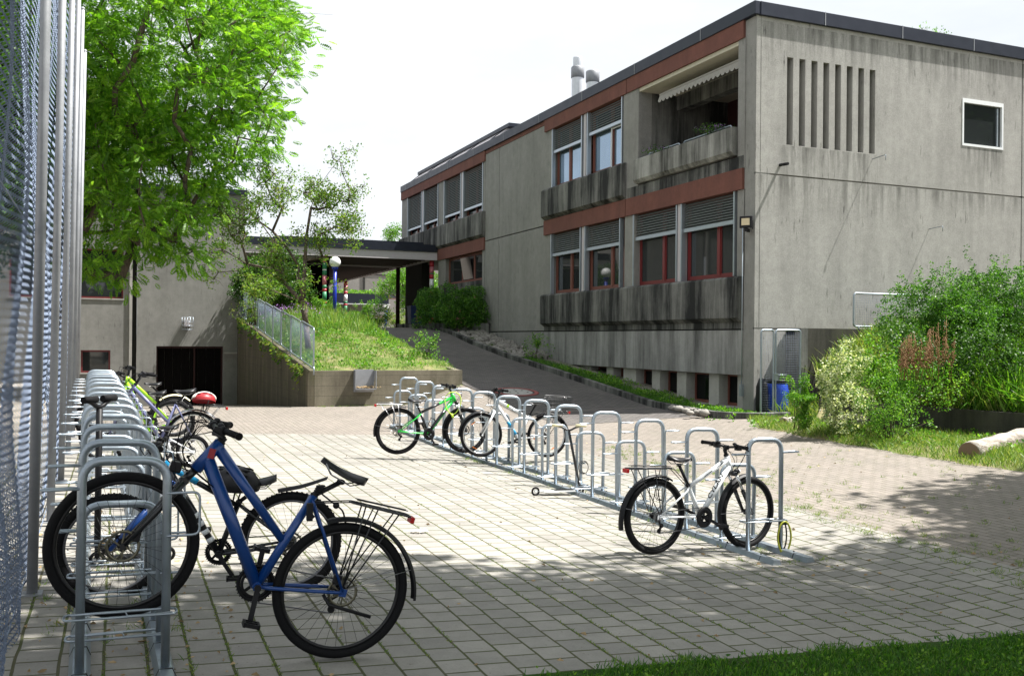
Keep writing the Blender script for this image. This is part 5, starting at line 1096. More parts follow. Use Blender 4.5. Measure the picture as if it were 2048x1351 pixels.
bicycle('small child bicycle with a low black saddle between the big bicycles of the left rack', atD(385, 902, 11.4), atD(268, 893, 11.1), .195,
    dict(bb=(340, 905), st=(334, 873), ht=(290, 862), hb=(287, 874), crown=(283, 880), bar=(300, 838), tt=(290, 866), tts=(336, 890), dt=(288, 872), sd=(334, 853), sdang=.0), colour='white_paint', fork='white_paint', tyre_w=.022, knob=True, disc=False, bars=.22, spokes=16, rim='chrome', ring_r=.06, fender=None)
bicycle('dark bicycle with orange reflectors half hidden between the hoops of the left rack', atD(352, 912, 9.6), atD(190, 905, 9.3), .31,
    dict(sd=(322, 905), bar=(232, 820)), colour='black_paint', fork='white_paint', tyre_w=.024, disc=False, spokes=20, rim='rim_grey', reflect=True) if False else None
# --- right rack
def c4(x, y): return (720+x/3.938, 740+y/3.938)
def ex_green(root, K, A, B, r, pick, ex, ey, ez, fr):
    decal(fr, K['tt'].lerp(K['tts'], .38), K['tts'], .0205, 'black_paint', 'black_sleeve'); decal(fr, K['dt'].lerp(K['bb'], .30), K['bb'], .0292, 'black_paint', 'black_sleeve'); decal(fr, K['st'], K['bb'], .0205, 'black_paint', 'black_sleeve')
    mb = MB(); n = Vector((0, -1, 0)); a, b = K['dt'].lerp(K['bb'], .36), K['dt'].lerp(K['bb'], .86)
    text_on(fr, 'ACTIVE', b+n*.030+Vector((.004, 0, -.008)), a+n*.030+Vector((.004, 0, -.008)), None, (0, -1, 0), .034, 'green_paint') if False else None
    d = (a-b).normalized(); k = 14
    for i in range(k):
        q = b.lerp(a, (i+.5)/k)+n*.0285+Vector((.010, 0, -.008)); L_ = (a-b).length/k*.62; nx = d.cross(n)
        mb.beam(q-d*L_/2, q+d*L_/2, .002, .006, (nx.x, nx.y, nx.z)); mb.beam(q-nx*.008, q+nx*.008, .002, .005, (d.x, 0, d.z))
    mb.build('green_lettering', 'green_paint', fr)
    mb = MB(); q = K['dt'].lerp(K['bb'], .68)+Vector((-.055, 0, .03)); mb.tube(closed_fillet([q+Vector((-.035, -.035, .05)), q+Vector((.035, -.035, .02)), q+Vector((.035, .035, .02)), q+Vector((-.035, .035, .05))], .03, 4), .004, 6, closed=True); mb.tube(fillet([q+Vector((-.03, -.03, .05)), q+Vector((-.07, 0, -.06)), q+Vector((.01, .0, -.10))], .04), .005, 6); mb.tube([q+Vector((.03, 0, .02)), q+Vector((.07, 0, -.07))], .008, 6); mb.build('bottle_cage', 'black_plastic', root)
    mb = MB(); c = K['dt']+Vector((-.01, -.045, -.05)); pts = [c+Vector((.125*math.cos(a)*(1-.25*math.sin(a)*-1), .0, .17*math.sin(a))) for a in np.linspace(0, 2*math.pi, 28)[:-1]]; mb.tube(pts, .0075, 8, closed=True); mb.tube([c+Vector((-.02, 0, -.16)), c+Vector((.01, 0, -.22))], .016, 10); mb.build('lime_cable_lock', 'lime_lock', root)
bicycle('green and black bicycle with a lime lock loop in the right rack', atD(796, 861.5, 14.1), atD(931, 860, 14.5), .347,
    dict(bb=c4(535, 500), st=c4(478, 335), ht=c4(722, 182), hb=c4(748, 240), crown=c4(760, 262), bar=c4(710, 132), tt=c4(722, 215), tts=c4(485, 330), dt=c4(730, 232), sd=c4(447, 238), sdang=.03), colour='green_paint', fork='black_paint', susp=True, tyre_w=.027, fender=(72, 192), ffender=(95, 200), carrier=dict(x=(-.34, .06), h=.40, steel=True), disc=True, bars=.31, ring_r=.085, chainguard=True, crank_ang=118, extras=ex_green, spokes=24, dtr=.028, ttr=.020)
def ex_wb(root, K, A, B, r, pick, ex, ey, ez, fr):
    for u, m_ in ((.10, 'lime_paint'), (.50, 'cyan_paint'), (.72, 'cyan_paint')): decal(fr, K['dt'].lerp(K['bb'], u), K['dt'].lerp(K['bb'], u+.16), .0252, m_, 'coloured_band')
    decal(fr, K['tt'].lerp(K['tts'], .1), K['tt'].lerp(K['tts'], .35), .0235, 'lime_paint', 'coloured_band')
bicycle('white bicycle with cyan bands and rear wire basket, facing left in the right rack', atD(1094.6, 870.8, 14.5), atD(962.5, 869, 14.15), .330,
    dict(bb=c4(1245, 535), st=c4(1338, 350), ht=c4(1085, 222), hb=c4(1060, 300), crown=c4(1052, 322), bar=c4(1095, 165), tt=c4(1088, 240), tts=c4(1325, 372), dt=c4(1078, 268), sd=c4(1385, 243), sdang=.0), colour='white_paint', fork='white_paint', tyre_w=.024, fender=(55, 170), ffender=(-5, 110), carrier=dict(x=(-.32, .06), h=.38), basket=(-.30, .0, .76, .94), disc=False, bars=.29, ring_r=.08, crank_ang=-20, extras=ex_wb, spokes=24, rim='chrome', reflect=True, dtr=.025, ttr=.022, str_=.02)
def c5(x, y): return (1180+x/3.86, 800+y/3.86)
def ex_white(root, K, A, B, r, pick, ex, ey, ez, fr):
    a, b = pick(c5(918, 752), -.026), pick(c5(1022, 572), -.026)
    text_on(fr, 'CYLAN', a, b, None, (0, -1, 0), .062, 'black_paint')
    a, b = pick(c5(668, 905), -.060), pick(c5(722, 898), -.060); a = Vector((A.x+.20, -.070, A.z-.012)); b = Vector((A.x+.29, -.070, A.z-.020)); text_on(fr, 'CYLAN', a, b, None, (0, -1, 0), .018, 'black_paint')
    decal(fr, K['tt'].lerp(K['tts'], .30), K['tt'].lerp(K['tts'], .38), .0215, 'cyan_paint', 'blue_mark'); 
    mb = MB()
    for u0, u1, z in ((.10, .28, .012), (.42, .62, .008)): p, q = K['tt'].lerp(K['tts'], u0), K['tt'].lerp(K['tts'], u1); mb.beam(p+Vector((0, -.021, z)), q+Vector((0, -.021, z-.004)), .003, .006)
    mb.build('dark_stripe', 'black_paint', fr)
    mb = MB(); q = K['bar']+Vector((.06, -.16, .02)); mb.tube(fillet([q, q+Vector((.09, .0, .05)), q+Vector((.14, .08, -.02)), K['hb']+Vector((.09, -.02, .05)), K['hb']+Vector((.05, 0, -.03))], .08), .003, 6); mb.build('light_cable', 'rubber', root)
bicycle('white mountain bicycle lettered CYLAN at the near end of the right rack', atD(1309.5, 1031.6, 8.2), atD(1494.5, 1023.3, 8.75), .33,
    dict(bb=c5(850, 893), st=c5(757, 655), ht=c5(1052, 425), hb=c5(1085, 540), crown=c5(1098, 565), bar=c5(1052, 362), tt=c5(1050, 462), tts=c5(760, 668), dt=c5(1068, 515), sd=c5(690, 452), sdang=.03), colour='white_paint', fork='black_paint', susp=True, tyre_w=.026, fender=(62, 196, .03), ffender=(92, 205), carrier=dict(x=(-.32, .16), h=.415), disc=False, bars=.28, ring_r=.088, chainguard=True, crank_ang=155, extras=ex_white, spokes=32, dtr=.026, ttr=.021, str_=.018, light=True, spoke_mat='rim_black')
# --- kick scooters
def scooter(label, deck_r, deck_f, head, col, grip, barhalf, wr=.055, bar_ang=0., tr=.0165):
    a, b, h = Vector(deck_r), Vector(deck_f), Vector(head); t_ = thing('kick_scooter', label, 'scooter', tuple(a-Vector((0, 0, wr)))); o = a-Vector((0, 0, wr)); d = (b-a).normalized(); sd_ = Vector((0, 0, 1)).cross(d).normalized()
    sb_ = Matrix.Rotation(bar_ang, 3, 'Z') @ sd_
    mb = MB(); mb.beam(a+d*.09-o, b-d*.10-o, .11, .018); mb.tube([b-d*.10-o, b-d*.03+Vector((0, 0, .07))-o, b+Vector((0, 0, .11))-o], .016, 8); mb.tube([a-o, a+d*.1-o], .012, 6); mb.build('deck', 'white_paint' if col == 'black_paint' else col, t_)
    mb = MB(); mb.beam(a+d*.25+Vector((0, 0, .011))-o, b-d*.12+Vector((0, 0, .011))-o, .10, .004); mb.build('grip_tape', 'rubber', t_)
    for c in (a, b): 
        mb = MB(); mb.ring(c-o, sd_, wr-.012, .012, 24, 8); w_ = mb.build('wheel', 'rubber', t_); mb = MB()
        for i in range(5): e = Matrix.Rotation(i*2*math.pi/5, 3, sd_) @ d; mb.tube([c-o, c-o+e*(wr-.012)], .006, 5)
        mb.cyl(c-o-sd_*.014, c-o+sd_*.014, .014, 10); mb.build('rim', 'white_paint', w_)
    mb = MB(); mb.tube([b-o, b+(h-b)*.12-o], .018, 8); mb.tube([b+(h-b)*.1-o, h-o], tr, 10); mb.build('steering_tube', col, t_)
    mb = MB(); up = Vector((0, 0, .07)); mb.tube(fillet([h-o+sb_*barhalf+up, h-o+sb_*.09+up*.8, h-o, h-o-sb_*.09+up*.8, h-o-sb_*barhalf+up], .05), tr*.75, 8); hb_ = mb.build('handlebar', col, t_); mb = MB()
    for s in (1, -1): mb.tube([h-o+sb_*s*(barhalf-.12)+up, h-o+sb_*s*(barhalf+.01)+up], tr*1.1, 10)
    mb.build('grip', grip, hb_); return t_
pa = gr(1071, 991); pf_ = gr(1160, 989); D_ = 11.0
scooter('white-decked kick scooter with a black bar leaning into the right rack', Vector(pa)+Vector((0, 0, .055)), Vector(pf_)+Vector((.0, .0, .06)), atD(1138, 862, np.linalg.norm(pf_[:2])*.985), 'black_paint', 'cream_plastic', .20, .055, math.radians(60))
scooter('all-black kick scooter standing in the near part of the left rack', (0.35, 7.30, .12), (-.12, 7.30, .12), atD(199, 817, 6.75), 'black_plastic', 'rubber', .15, .055, math.radians(-40), .023)
# --- helmets and locks
def helmet(label, loc, s, mat, rot=0., tilt=0., stripes=None):
    t_ = thing('cycle_helmet', label, 'helmet', tuple(loc)); mb = MB(); n, m = 20, 10; vs = []
    for i in range(m+1):
        th = (math.pi*.56)*i/m
        for k in range(n):
            a = 2*math.pi*k/n; x, y, z = math.sin(th)*math.cos(a)*1.25, math.sin(th)*math.sin(a), math.cos(th)*.85
            g = 1+.035*math.cos(a*0+y*14)*(1 if i > 1 else 0); vs.append((x*s*g, y*s*g, z*s*g))
    mb.add(vs, [(i*n+k, i*n+(k+1) % n, (i+1)*n+(k+1) % n, (i+1)*n+k) for i in range(m) for k in range(n)], True); sh_ = mb.build('shell', mat, t_)
    mb = MB()
    for y in (-.55, -.2, .2, .55):
        for xx in (-.6, -.05, .5):
            q = Vector((xx*s*1.1, y*s, 0)); zz = .85*s*math.sqrt(max(.05, 1-(xx*.88)**2-y*y)); mb.sph((q.x, q.y, zz*1.0), s*.22, (1.15, .36, .25), 10, 6)
    mb.build('vent', 'rubber', sh_)
    if stripes:
        mb = MB()
        for y in (-.38, 0, .38):
            pts = [Vector((math.cos(t)*1.25*s*1.03*math.sqrt(1-y*y), y*s*1.02, math.sin(t)*.85*s*1.04*math.sqrt(1-y*y))) for t in np.linspace(.15, math.pi-.15, 14)]; mb.tube(pts, s*.15, 6, flat=.6)
        mb.build('white_rib', stripes, sh_)
    mb = MB(); mb.tube([(.3*s, .95*s, -.1*s), (.1*s, .6*s, -1.1*s), (.1*s, 0, -1.25*s), (.1*s, -.6*s, -1.1*s), (.3*s, -.95*s, -.1*s)], .006, 5); mb.build('chin_strap', 'rubber', t_)
    t_.rotation_euler = (tilt, .1, rot); return t_
helmet('matte black cycle helmet hung on the saddle of the black mountain bicycle', atD(468, 966, 6.25), .135, 'black_plastic', math.radians(-20), .15)
helmet('red and white cycle helmet strapped to the carrier of the slate-blue bicycle', atD(408, 800, 12.0), .115, 'helmet_red', math.radians(10), -.3, 'flower_white')
lk = thing('cable_lock', 'olive yellow cable lock hanging from the nearest hoop of the right rack', 'lock', (0, 0, 0)); q = Vector((5.27+.36+.0, 7.05-.035, G(5.6, 7.05)+.30)); lk.location = q
mb = MB(); mb.tube([Vector((.075*math.cos(a)*(1-.35*(math.sin(a) < 0)*-math.sin(a)), -.02, -.155+.155*math.sin(a))) for a in np.linspace(0, 2*math.pi, 30)[:-1]], .009, 8, closed=True); mb.tube([(-.02, -.025, -.30), (.03, -.025, -.345)], .016, 8); mb.build('lock_cable', 'olive_lock', lk)
mb = MB(); mb.tube([Vector((.04*math.cos(a), .0, -.13+.125*math.sin(a))) for a in np.linspace(0, 2*math.pi, 24)[:-1]], .007, 8, closed=True); mb.box(-.03, .03, -.02, .02, -.03, .01); mb.build('lock_loop', 'black_plastic', lk)
for (x, y, z, lab) in ((5.05, 8.05+.98, .30, 'thin black cable lock on the right rack, just behind the white mountain bicycle'), (4.95, 10.9, .33, 'black and white coiled cable lock on the right rack above the white kick scooter')):
    t_ = thing('cable_lock', lab, 'lock', (5.27+.3, y, G(5.5, y)+z)); mb = MB()
    for j in range(3): mb.tube([Vector(((.05+.01*j)*math.cos(a), .02*j-.03, -.06+(.07+.008*j)*math.sin(a))) for a in np.linspace(0, 2*math.pi, 20)[:-1]], .004, 6, closed=True)
    mb.build('lock_cable', 'black_plastic', t_)
# ================================================================ VEGETATION
def sample_union(E, n, shell=0.):
    """n points in a union of ellipsoids (x,y,z,rx,ry,rz)"""
    E = np.array(E, float); vol = E[:, 3]*E[:, 4]*E[:, 5]; idx = rng.choice(len(E), n, p=vol/vol.sum()); d = rng.normal(size=(n, 3)); d /= np.linalg.norm(d, axis=1, keepdims=True)
    rr = rng.random(n)**(1/3.); rr = shell+(1-shell)*rr
    return E[idx, :3]+d*rr[:, None]*E[idx, 3:6], d, idx
def tree(name, label, base, fork_h, E, n_clust, n_leaf, lsize, tmpl, mat, barkm='bark_brown', trunk_r=.2, clr=.55, group=None, cat='tree', lean=(0, 0), droop=.35, shell=.25, mind=.5, limb_pts=None, squash=.7, hang=False):
    base = Vector(base); root = thing(name, label, cat, tuple(base), group)
    P, _, _ = sample_union(E, n_clust*3, shell); keep = []
    for p in P:
        if all((p-q).dot(p-q) > mind**2 for q in keep): keep.append(p)
        if len(keep) >= n_clust: break
    P = np.array(keep); b = np.array(base)
    nodes = [b+(0, 0, -.1), b+np.array([lean[0]*.4, lean[1]*.4, fork_h*.5]), b+np.array([lean[0], lean[1], fork_h])]; par = [-1, 0, 1]
    if limb_pts:
        for lp in limb_pts:
            pr = 2
            for q in lp: nodes.append(np.array(q, float)); par.append(pr); pr = len(nodes)-1
    order = np.argsort(np.linalg.norm(P-nodes[2], axis=1))
    cl_idx = []
    for i in order:
        p = P[i]; N_ = np.array(nodes[2:]); d = np.linalg.norm(N_-p, axis=1); dd = d+.35*np.linalg.norm(N_-nodes[2], axis=1)
        j = int(np.argmin(dd))+2
        q = np.array(nodes[j]); steps = max(1, int(np.linalg.norm(p-q)/1.1)); pr = j
        for s in range(1, steps+1):
            u = s/steps; m = q*(1-u)+p*u+(rng.normal(size=3)*.10*(s < steps)); m[2] += .18*math.sin(math.pi*u)*np.linalg.norm(p-q)*.4; nodes.append(m); par.append(pr); pr = len(nodes)-1
        cl_idx.append(pr)
    cnt = np.zeros(len(nodes)); 
    for i in cl_idx:
        while i != -1: cnt[i] += 1; i = par[i]
    mb = MB(); R = trunk_r*(np.maximum(cnt, .4)/cnt.max())**.48
    for i in range(1, len(nodes)):
        j = par[i]; r0 = R[j] if j < 3 and i < 3 else min(R[j], R[i]*1.25); mb.tube([Vector(nodes[j])-base, Vector(nodes[i])-base], max(r0, .006), 9 if R[i] > .05 else 5, r2=max(R[i], .005))
    # twigs and leaves
    C = P[rng.integers(len(P), size=n_leaf)]; off = rng.normal(size=(n_leaf, 3))*clr*np.array([1, 1, squash])*.62; pos = C+off
    for k in range(min(len(P)*5, 900)):
        c = P[k % len(P)]; e = c+rng.normal(size=3)*clr*np.array([1, 1, squash])*.8; m = (c+e)/2+(0, 0, .06); mb.tube([Vector(c)-base, Vector(m)-base, Vector(e)-base], .008, 4, r2=.003)
    mb.build('trunk', barkm, root)
    cen = P.mean(0); D = off*1.0+(pos-cen)*.12+rng.normal(size=(n_leaf, 3))*clr*.35; D[:, 2] -= droop*np.linalg.norm(D, axis=1)
    roll = np.cross(D, np.array([0, 0, 1.]))+rng.normal(size=D.shape)*.25*np.linalg.norm(D, axis=1, keepdims=True); roll = np.cross(roll, D)*-1+rng.normal(size=D.shape)*.12
    if hang: D = off*.6+rng.normal(size=D.shape)*clr*.45+(pos-cen)*.04; D[:, 2] -= .3*np.linalg.norm(D, axis=1)
    if hang: roll = rng.normal(size=D.shape)
    tint = np.clip(rng.random(len(P))[rng.integers(len(P), size=n_leaf)]*.2+.5*rng.random(n_leaf)+.15, 0, 1)
    ct = rng.random(len(P)); 
    scatter('crown', pos, D, lsize*(.65+.6*rng.random(n_leaf)), tmpl, mat, root, tint=tint, roll=roll, offset=base)
    return root
def E3(px, py, D, rx, ry, rz): c = atD(px, py, D); return (c[0], c[1], c[2], rx, ry, rz)
TP = T_pinnate(6); TS = T_simple(.5); TC = T_cluster(7); TC4 = T_cluster(4)
tb = atD(128, 760, 27.5)
tree('ash_tree', 'tall bright green tree with feathery leaves rising above the chain-link fence', (tb[0], tb[1], G(tb[0], tb[1])), 3.2,
     [E3(240, 40, 27, 4.9, 3.6, 3.7), E3(430, 225, 26.5, 1.9, 2.0, 1.5), E3(235, 350, 27, 3.0, 2.6, 2.3), E3(500, 80, 26.5, 1.5, 1.6, .9), E3(340, 470, 26, 1.1, 1.3, .8), E3(60, 200, 27, 3.5, 3, 3.4), E3(230, 490, 26.5, 1.4, 1.3, 1.0), E3(330, 350, 26.5, 1.7, 1.6, 1.1), E3(285, 570, 26, .55, .6, .45), E3(400, 520, 26, .5, .6, .4)],
     520, 31000, .31, TP, 'leaf_ash', 'bark_brown', .30, .50, squash=.6, mind=.52, shell=.5, droop=.3, hang=True)
# trees beyond the ball fence
for i, (px, py, D, r, lab) in enumerate(((-330, 120, 19, 3.0, 'dark leafy tree close behind the chain-link fence at the far left edge'), (-70, 300, 26, 2.7, 'dark green tree behind the chain-link fence in front of the court'))):
    c = atD(px, py, D); tree('leafy_tree', lab, (c[0], c[1], G(c[0], 20)), 2.2, [(c[0], c[1], c[2], r, r, r*1.15), (c[0]-1, c[1]+.5, c[2]+2.6, r*.9, r*.9, r)], 130, 7500, .30, TC, 'leaf_dark', trunk_r=.2, clr=.75, group='trees beyond the chain-link fence', mind=.7)
for i, (x, y, h) in enumerate(((-9, 12, 7), (-14, 22, 9), (-12, 33, 8))):
    tree('leafy_tree', ('round tree far behind the fence, level with the near hoops', 'round tree far behind the fence, level with the middle of the rack', 'round tree far behind the fence near the grey block')[i], (x, y, .1), 2.4, [(x, y, h*.62, 2.8, 2.8, h*.36)], 60, 3800, .34, TC, 'leaf_dark', trunk_r=.2, clr=.9, group='trees beyond the chain-link fence', mind=.8)
# apple tree on the bank
AD = 27.
def AP(px, py, dd=0): return atD(px, py, AD+dd)
ab = AP(618, 655); ab[2] = bank_z(ab[0], ab[1])
cl = [(640, 470, 30), (690, 440, 30), (650, 400, 32), (620, 375, 24), (690, 385, 26), (672, 335, 22), (695, 300, 17), (735, 330, 9), (728, 372, 11), (695, 490, 18), (640, 515, 20), (560, 395, 30), (530, 350, 26), (592, 352, 14), (500, 430, 32), (470, 465, 30), (440, 500, 24), (425, 545, 18), (480, 525, 22), (540, 500, 28), (592, 470, 16), (440, 425, 28), (560, 545, 26), (605, 565, 18), (668, 555, 13), (450, 565, 12), (600, 600, 16), (525, 565, 24), (512, 395, 22), (712, 455, 16)]
EA = []
for (x, y, r) in cl: c = AP(x, y, rng.normal()*.8); rr = r/1890*AD*.82; EA.append((c[0], c[1], c[2], rr, rr*1.2, rr))
tree('apple_tree', 'slender crooked young tree with sparse leaves on the grass bank', ab, 1.35, EA, 170, 3500, .165, TC4, 'leaf_apple', 'bark_brown', .085, .19, mind=.20, shell=.1, squash=.9, lean=tuple((AP(606, 560)-AP(618, 655))[:2]),
     limb_pts=[[AP(596, 530), AP(572, 492), AP(545, 462), AP(518, 442), AP(480, 452)], [AP(610, 520), AP(613, 470), AP(622, 415), AP(640, 370), AP(672, 325), AP(690, 305)]])
# trees that stand outside the picture on the right and shade the foreground
tree('shade_tree', 'broad leafy tree to the right of the camera that shades the near paving', (6.6, .3, 0), 4.2, [(6.3, 2.4, 8.4, 4.2, 3.3, 1.7), (2.8, 1.7, 8.2, 2.6, 2.9, 1.5), (5.6, 2.2, 8.0, 2.2, 2.6, 1.3), (5, -1, 8.6, 4.5, 3, 1.6), (9.3, 1.2, 8.5, 2.5, 2.8, 1.5), (8.7, 3.5, 8.2, 2.4, 1.9, 1.1)], 300, 15500, .40, TC, 'leaf_ash', trunk_r=.3, clr=.62, mind=.6, squash=.5)
tree('shade_tree', 'leafy tree outside the right edge whose shadow falls across the brick paving', (14.0, 2.6, 0), 4., [(14.7, 3.8, 8.3, 3.0, 3.2, 1.7), (11.4, 2.9, 8.2, 2.0, 2.0, 1.2)], 120, 8000, .42, TC, 'leaf_ash', trunk_r=.28, clr=.6, mind=.6, squash=.5)
tree('shade_tree', 'tall tree outside the picture, reflected in the gable window', (34, 5.5, 0), 5., [(34, 6, 10.5, 4.2, 4.2, 3.6)], 90, 5200, .55, TC, 'leaf_dark', trunk_r=.3, clr=.9, mind=.8)
# background trees
c = atD(822, 578, 58); tree('background_tree', 'bright round tree beyond the canopy, left and right of the dark pillar', (c[0], c[1], 2.1), 1.2, [(c[0], c[1], c[2], 1.9, 1.6, 1.25), (c[0]+2.2, c[1], c[2]-.3, 1.4, 1.4, 1.4)], 60, 3200, .26, TC, 'leaf_bright', trunk_r=.14, clr=.42, mind=.3)
c = atD(796, 482, 75); tree('background_tree', 'small green treetop above the canopy roof next to the school', (c[0], c[1], 2.1), 5.5, [(c[0], c[1], c[2], .9, .9, 1.2)], 22, 700, .28, TC, 'leaf_bright', trunk_r=.14, clr=.4, mind=.25)
c = atD(1855, 60, 46); tree('background_tree', 'thin leafy twigs showing above the roof edge of the school', (c[0], c[1], .0), 8.5, [(c[0], c[1], c[2]-.9, 1.2, .8, .9)], 20, 420, .20, TC4, 'leaf_bright', trunk_r=.12, clr=.3, mind=.25)
# shrubs
def shrub(name, label, E, n, size, tmpl, mat, base=None, group=None, shoots=0, sh_len=.5, cat='bush', stems=16, shell=.45, blossom=None, gscale=1.):
    E = np.array(E, float); base = Vector(base if base is not None else (E[0, 0], E[0, 1], E[0, 2]-E[0, 5])); root = thing(name, label, cat, tuple(base), group)
    P, d, _ = sample_union(E, n, shell); lump = np.array([noise3(p*1.9/gscale) for p in P]); P = P+d*(lump[:, None]*.22*gscale); D = d*.7+rng.normal(size=P.shape)*.5+np.array([0, 0, .35])
    if shoots:
        Q = []; QD = []
        for k in range(shoots):
            i = rng.integers(len(E)); a = rng.normal(size=3); a[2] = abs(a[2])*1.3+.5; a /= np.linalg.norm(a); s = E[i, :3]+a*E[i, 3:6]*.9; L_ = sh_len*(.5+rng.random()); dr = nrm(a+rng.normal(size=3)*.25+np.array([0, 0, .7]))
            for t_ in np.linspace(0, 1, 16): Q.append(s+dr*L_*t_+rng.normal(size=3)*.02); QD.append(dr+rng.normal(size=3)*.8)
        P = np.vstack([P, Q]); D = np.vstack([D, QD])
    lo = P[:, 2] > base.z-.02; P, D = P[lo], D[lo]
    scatter('foliage', P, D, size*(.6+.7*rng.random(len(P))), tmpl, mat, root, offset=base)
    mb = MB()
    for k in range(stems): q = P[rng.integers(len(P))]; b_ = base+Vector((rng.normal()*.08*gscale, rng.normal()*.08*gscale, 0)); q = Vector(q); mb.tube([b_-base, b_.lerp(q, .5)-base+Vector((0, 0, .06)), q-base], .012*gscale, 5, r2=.003)
    mb.build('stem', 'bark_brown', root)
    if blossom: k = blossom[1]; Q, dq, _ = sample_union(E, k, .97); scatter('blossom', Q+dq*.03, dq+rng.normal(size=Q.shape)*.4, blossom[2]*(.7+.6*rng.random(k)), T_cluster(6), blossom[0], root, offset=base)
    return root
def noise3(p): return math.sin(p[0]*2.1+1.3*math.sin(p[1]*1.7))+math.sin(p[1]*2.6+p[2]*3.1)*.7+math.sin(p[2]*4.3+p[0]*3.3)*.5
HB = dict(tmpl=TC4)
shrub('hedge_bush', 'largest green bush, filling the right edge on top of the bank', [E3(2030, 632, 18.6, 1.1, .9, .62), E3(1985, 625, 18.9, .7, .7, .62)], 4600, .095, TC, 'leaf_hedge', base=(16.6, 14.2, 1.5), shoots=24, sh_len=.55, group='bushes on the right bank')
shrub('hedge_bush', 'large green bush against the gable in front of the short mesh railing', [E3(1885, 640, 18.4, .75, .8, .58), E3(1825, 650, 18.2, .42, .5, .42), E3(1930, 638, 18.6, .6, .6, .64)], 4600, .095, TC, 'leaf_hedge', base=(15.6, 14.7, 1.2), shoots=22, sh_len=.5, group='bushes on the right bank')
shrub('variegated_shrub', 'cream and white variegated shrub in front of the dark retaining wall', [E3(1684, 775, 16.2, .28, .3, .36), E3(1668, 808, 16.0, .17, .2, .25), E3(1702, 812, 16.0, .17, .2, .25)], 950, .105, TC, 'leaf_variegated', base=tuple(gr(1670, 862)), shoots=14, sh_len=.32)
shrub('green_shrub', 'narrow upright dark green shrub between the blue barrel and the variegated one', [E3(1610, 795, 16.0, .16, .17, .38), E3(1607, 832, 16.0, .13, .13, .25)], 620, .075, TC, 'leaf_bright', base=tuple(gr(1608, 862)), shoots=6, sh_len=.25)
shrub('arching_shrub', 'tangled green shrub with arching twigs in front of the low wall', [E3(1782, 825, 15.2, .33, .3, .34), E3(1765, 855, 15.1, .25, .25, .22)], 950, .07, TC4, 'leaf_bright', base=tuple(gr(1785, 885)), shoots=16, sh_len=.45)
shrub('weed_clump', 'mid-green weeds between the variegated shrub and the rust-coloured dock plants', [E3(1770, 760, 16.2, .45, .4, .30), E3(1830, 780, 16.0, .45, .4, .28), E3(1745, 735, 16.4, .3, .3, .25)], 1700, .10, TC4, 'leaf_bright', base=(14.6, 13.6, .6), shoots=20, sh_len=.35)
shrub('weed_clump', 'dark leafy weeds under the large bushes on the right bank', [E3(1900, 720, 17.0, .9, .5, .32), E3(2010, 715, 17.0, .7, .5, .32), E3(1820, 700, 17.2, .4, .4, .3)], 2600, .11, TC4, 'leaf_dark', base=(15.4, 13.4, .9), shoots=14, sh_len=.3)
# dock plants with rust seed heads
dk = thing('dock_plants', 'tall dock plants with rust-coloured seed heads on the right bank', 'plants', tuple(atD(1850, 730, 16.8)))
mb = MB(); m2 = MB(); do = dk.location
for k in range(34):
    px = 1795+115*rng.random(); top = 650+40*rng.random()+abs(px-1868)*.35-(22 if abs(px-1885) < 15 else 0); D = 15.5+rng.random()*.5; b_ = Vector(atD(px+rng.normal()*8, 760, D)); t_ = Vector(atD(px, top, D)); mb.tube([b_-do, b_.lerp(t_, .6)+Vector((.02, 0, 0))-do, t_-do], .005, 4, r2=.002)
    for j in range(46): u = .35+.65*rng.random(); q = b_.lerp(t_, u)-do+Vector(rng.normal(size=3)*.022); m2.sph(tuple(q), .013*(1.3-u*.6), (1, 1, 1.2), 4, 3)
mb.build('stem', 'dock_rust', dk); m2.build('seed_head', 'dock_rust', dk)
# rhododendrons
shrub('rhododendron', 'rounder rhododendron bush next to the plain wall panel, with faded pink flowers', [E3(928, 613, 36.5, .75, .7, .75), E3(935, 640, 36.2, .55, .5, .4)], 2400, .15, TC, 'leaf_hedge', base=(12.6, 34.9, 2.15), group='bushes at the top of the ramp', blossom=('stripe_pink', 26, .09))
shrub('rhododendron', 'spreading dark rhododendron bush beside the dark pillar', [E3(876, 622, 38, .75, .7, .75), E3(862, 600, 39, .5, .5, .5), E3(895, 635, 37.2, .5, .5, .4), E3(860, 642, 37.5, .45, .4, .3)], 2600, .15, TC, 'leaf_hedge', base=(12.2, 36.8, 2.15), group='bushes at the top of the ramp', blossom=('stripe_pink', 18, .08))
shrub('court_bush', 'light green bush beyond the top of the ramp, left of the small globe lamp', [E3(735, 638, 38.5, .68, .6, .38), E3(712, 648, 38.5, .4, .4, .28)], 1500, .12, TC, 'leaf_bright', base=tuple(atD(735, 662, 38.5)), shoots=12, sh_len=.35, group='bushes in the court')
shrub('court_bush', 'light green bush between the striped post and the tall blue lamp post', [E3(640, 624, 37.5, .5, .5, .24)], 700, .13, TC, 'leaf_bright', base=tuple(atD(652, 635, 37.5)), shoots=12, sh_len=.35, group='bushes in the court')
shrub('court_bush', 'pale grassy bush to the right of the small globe lamp', [E3(790, 645, 50, .6, .5, .35)], 500, .16, TC4, 'grass_verge', base=tuple(atD(790, 660, 50)), shoots=8, sh_len=.4, group='bushes in the court')
shrub('dark_shrub', 'dark shrub in the shade of the canopy behind the crooked tree', [E3(530, 575, 36.5, 1.5, .6, .7), E3(575, 585, 36.5, .7, .6, .55), E3(560, 540, 37, 1., .5, .6)], 3000, .17, TC, 'leaf_dark', base=tuple(atD(560, 625, 36.5)))
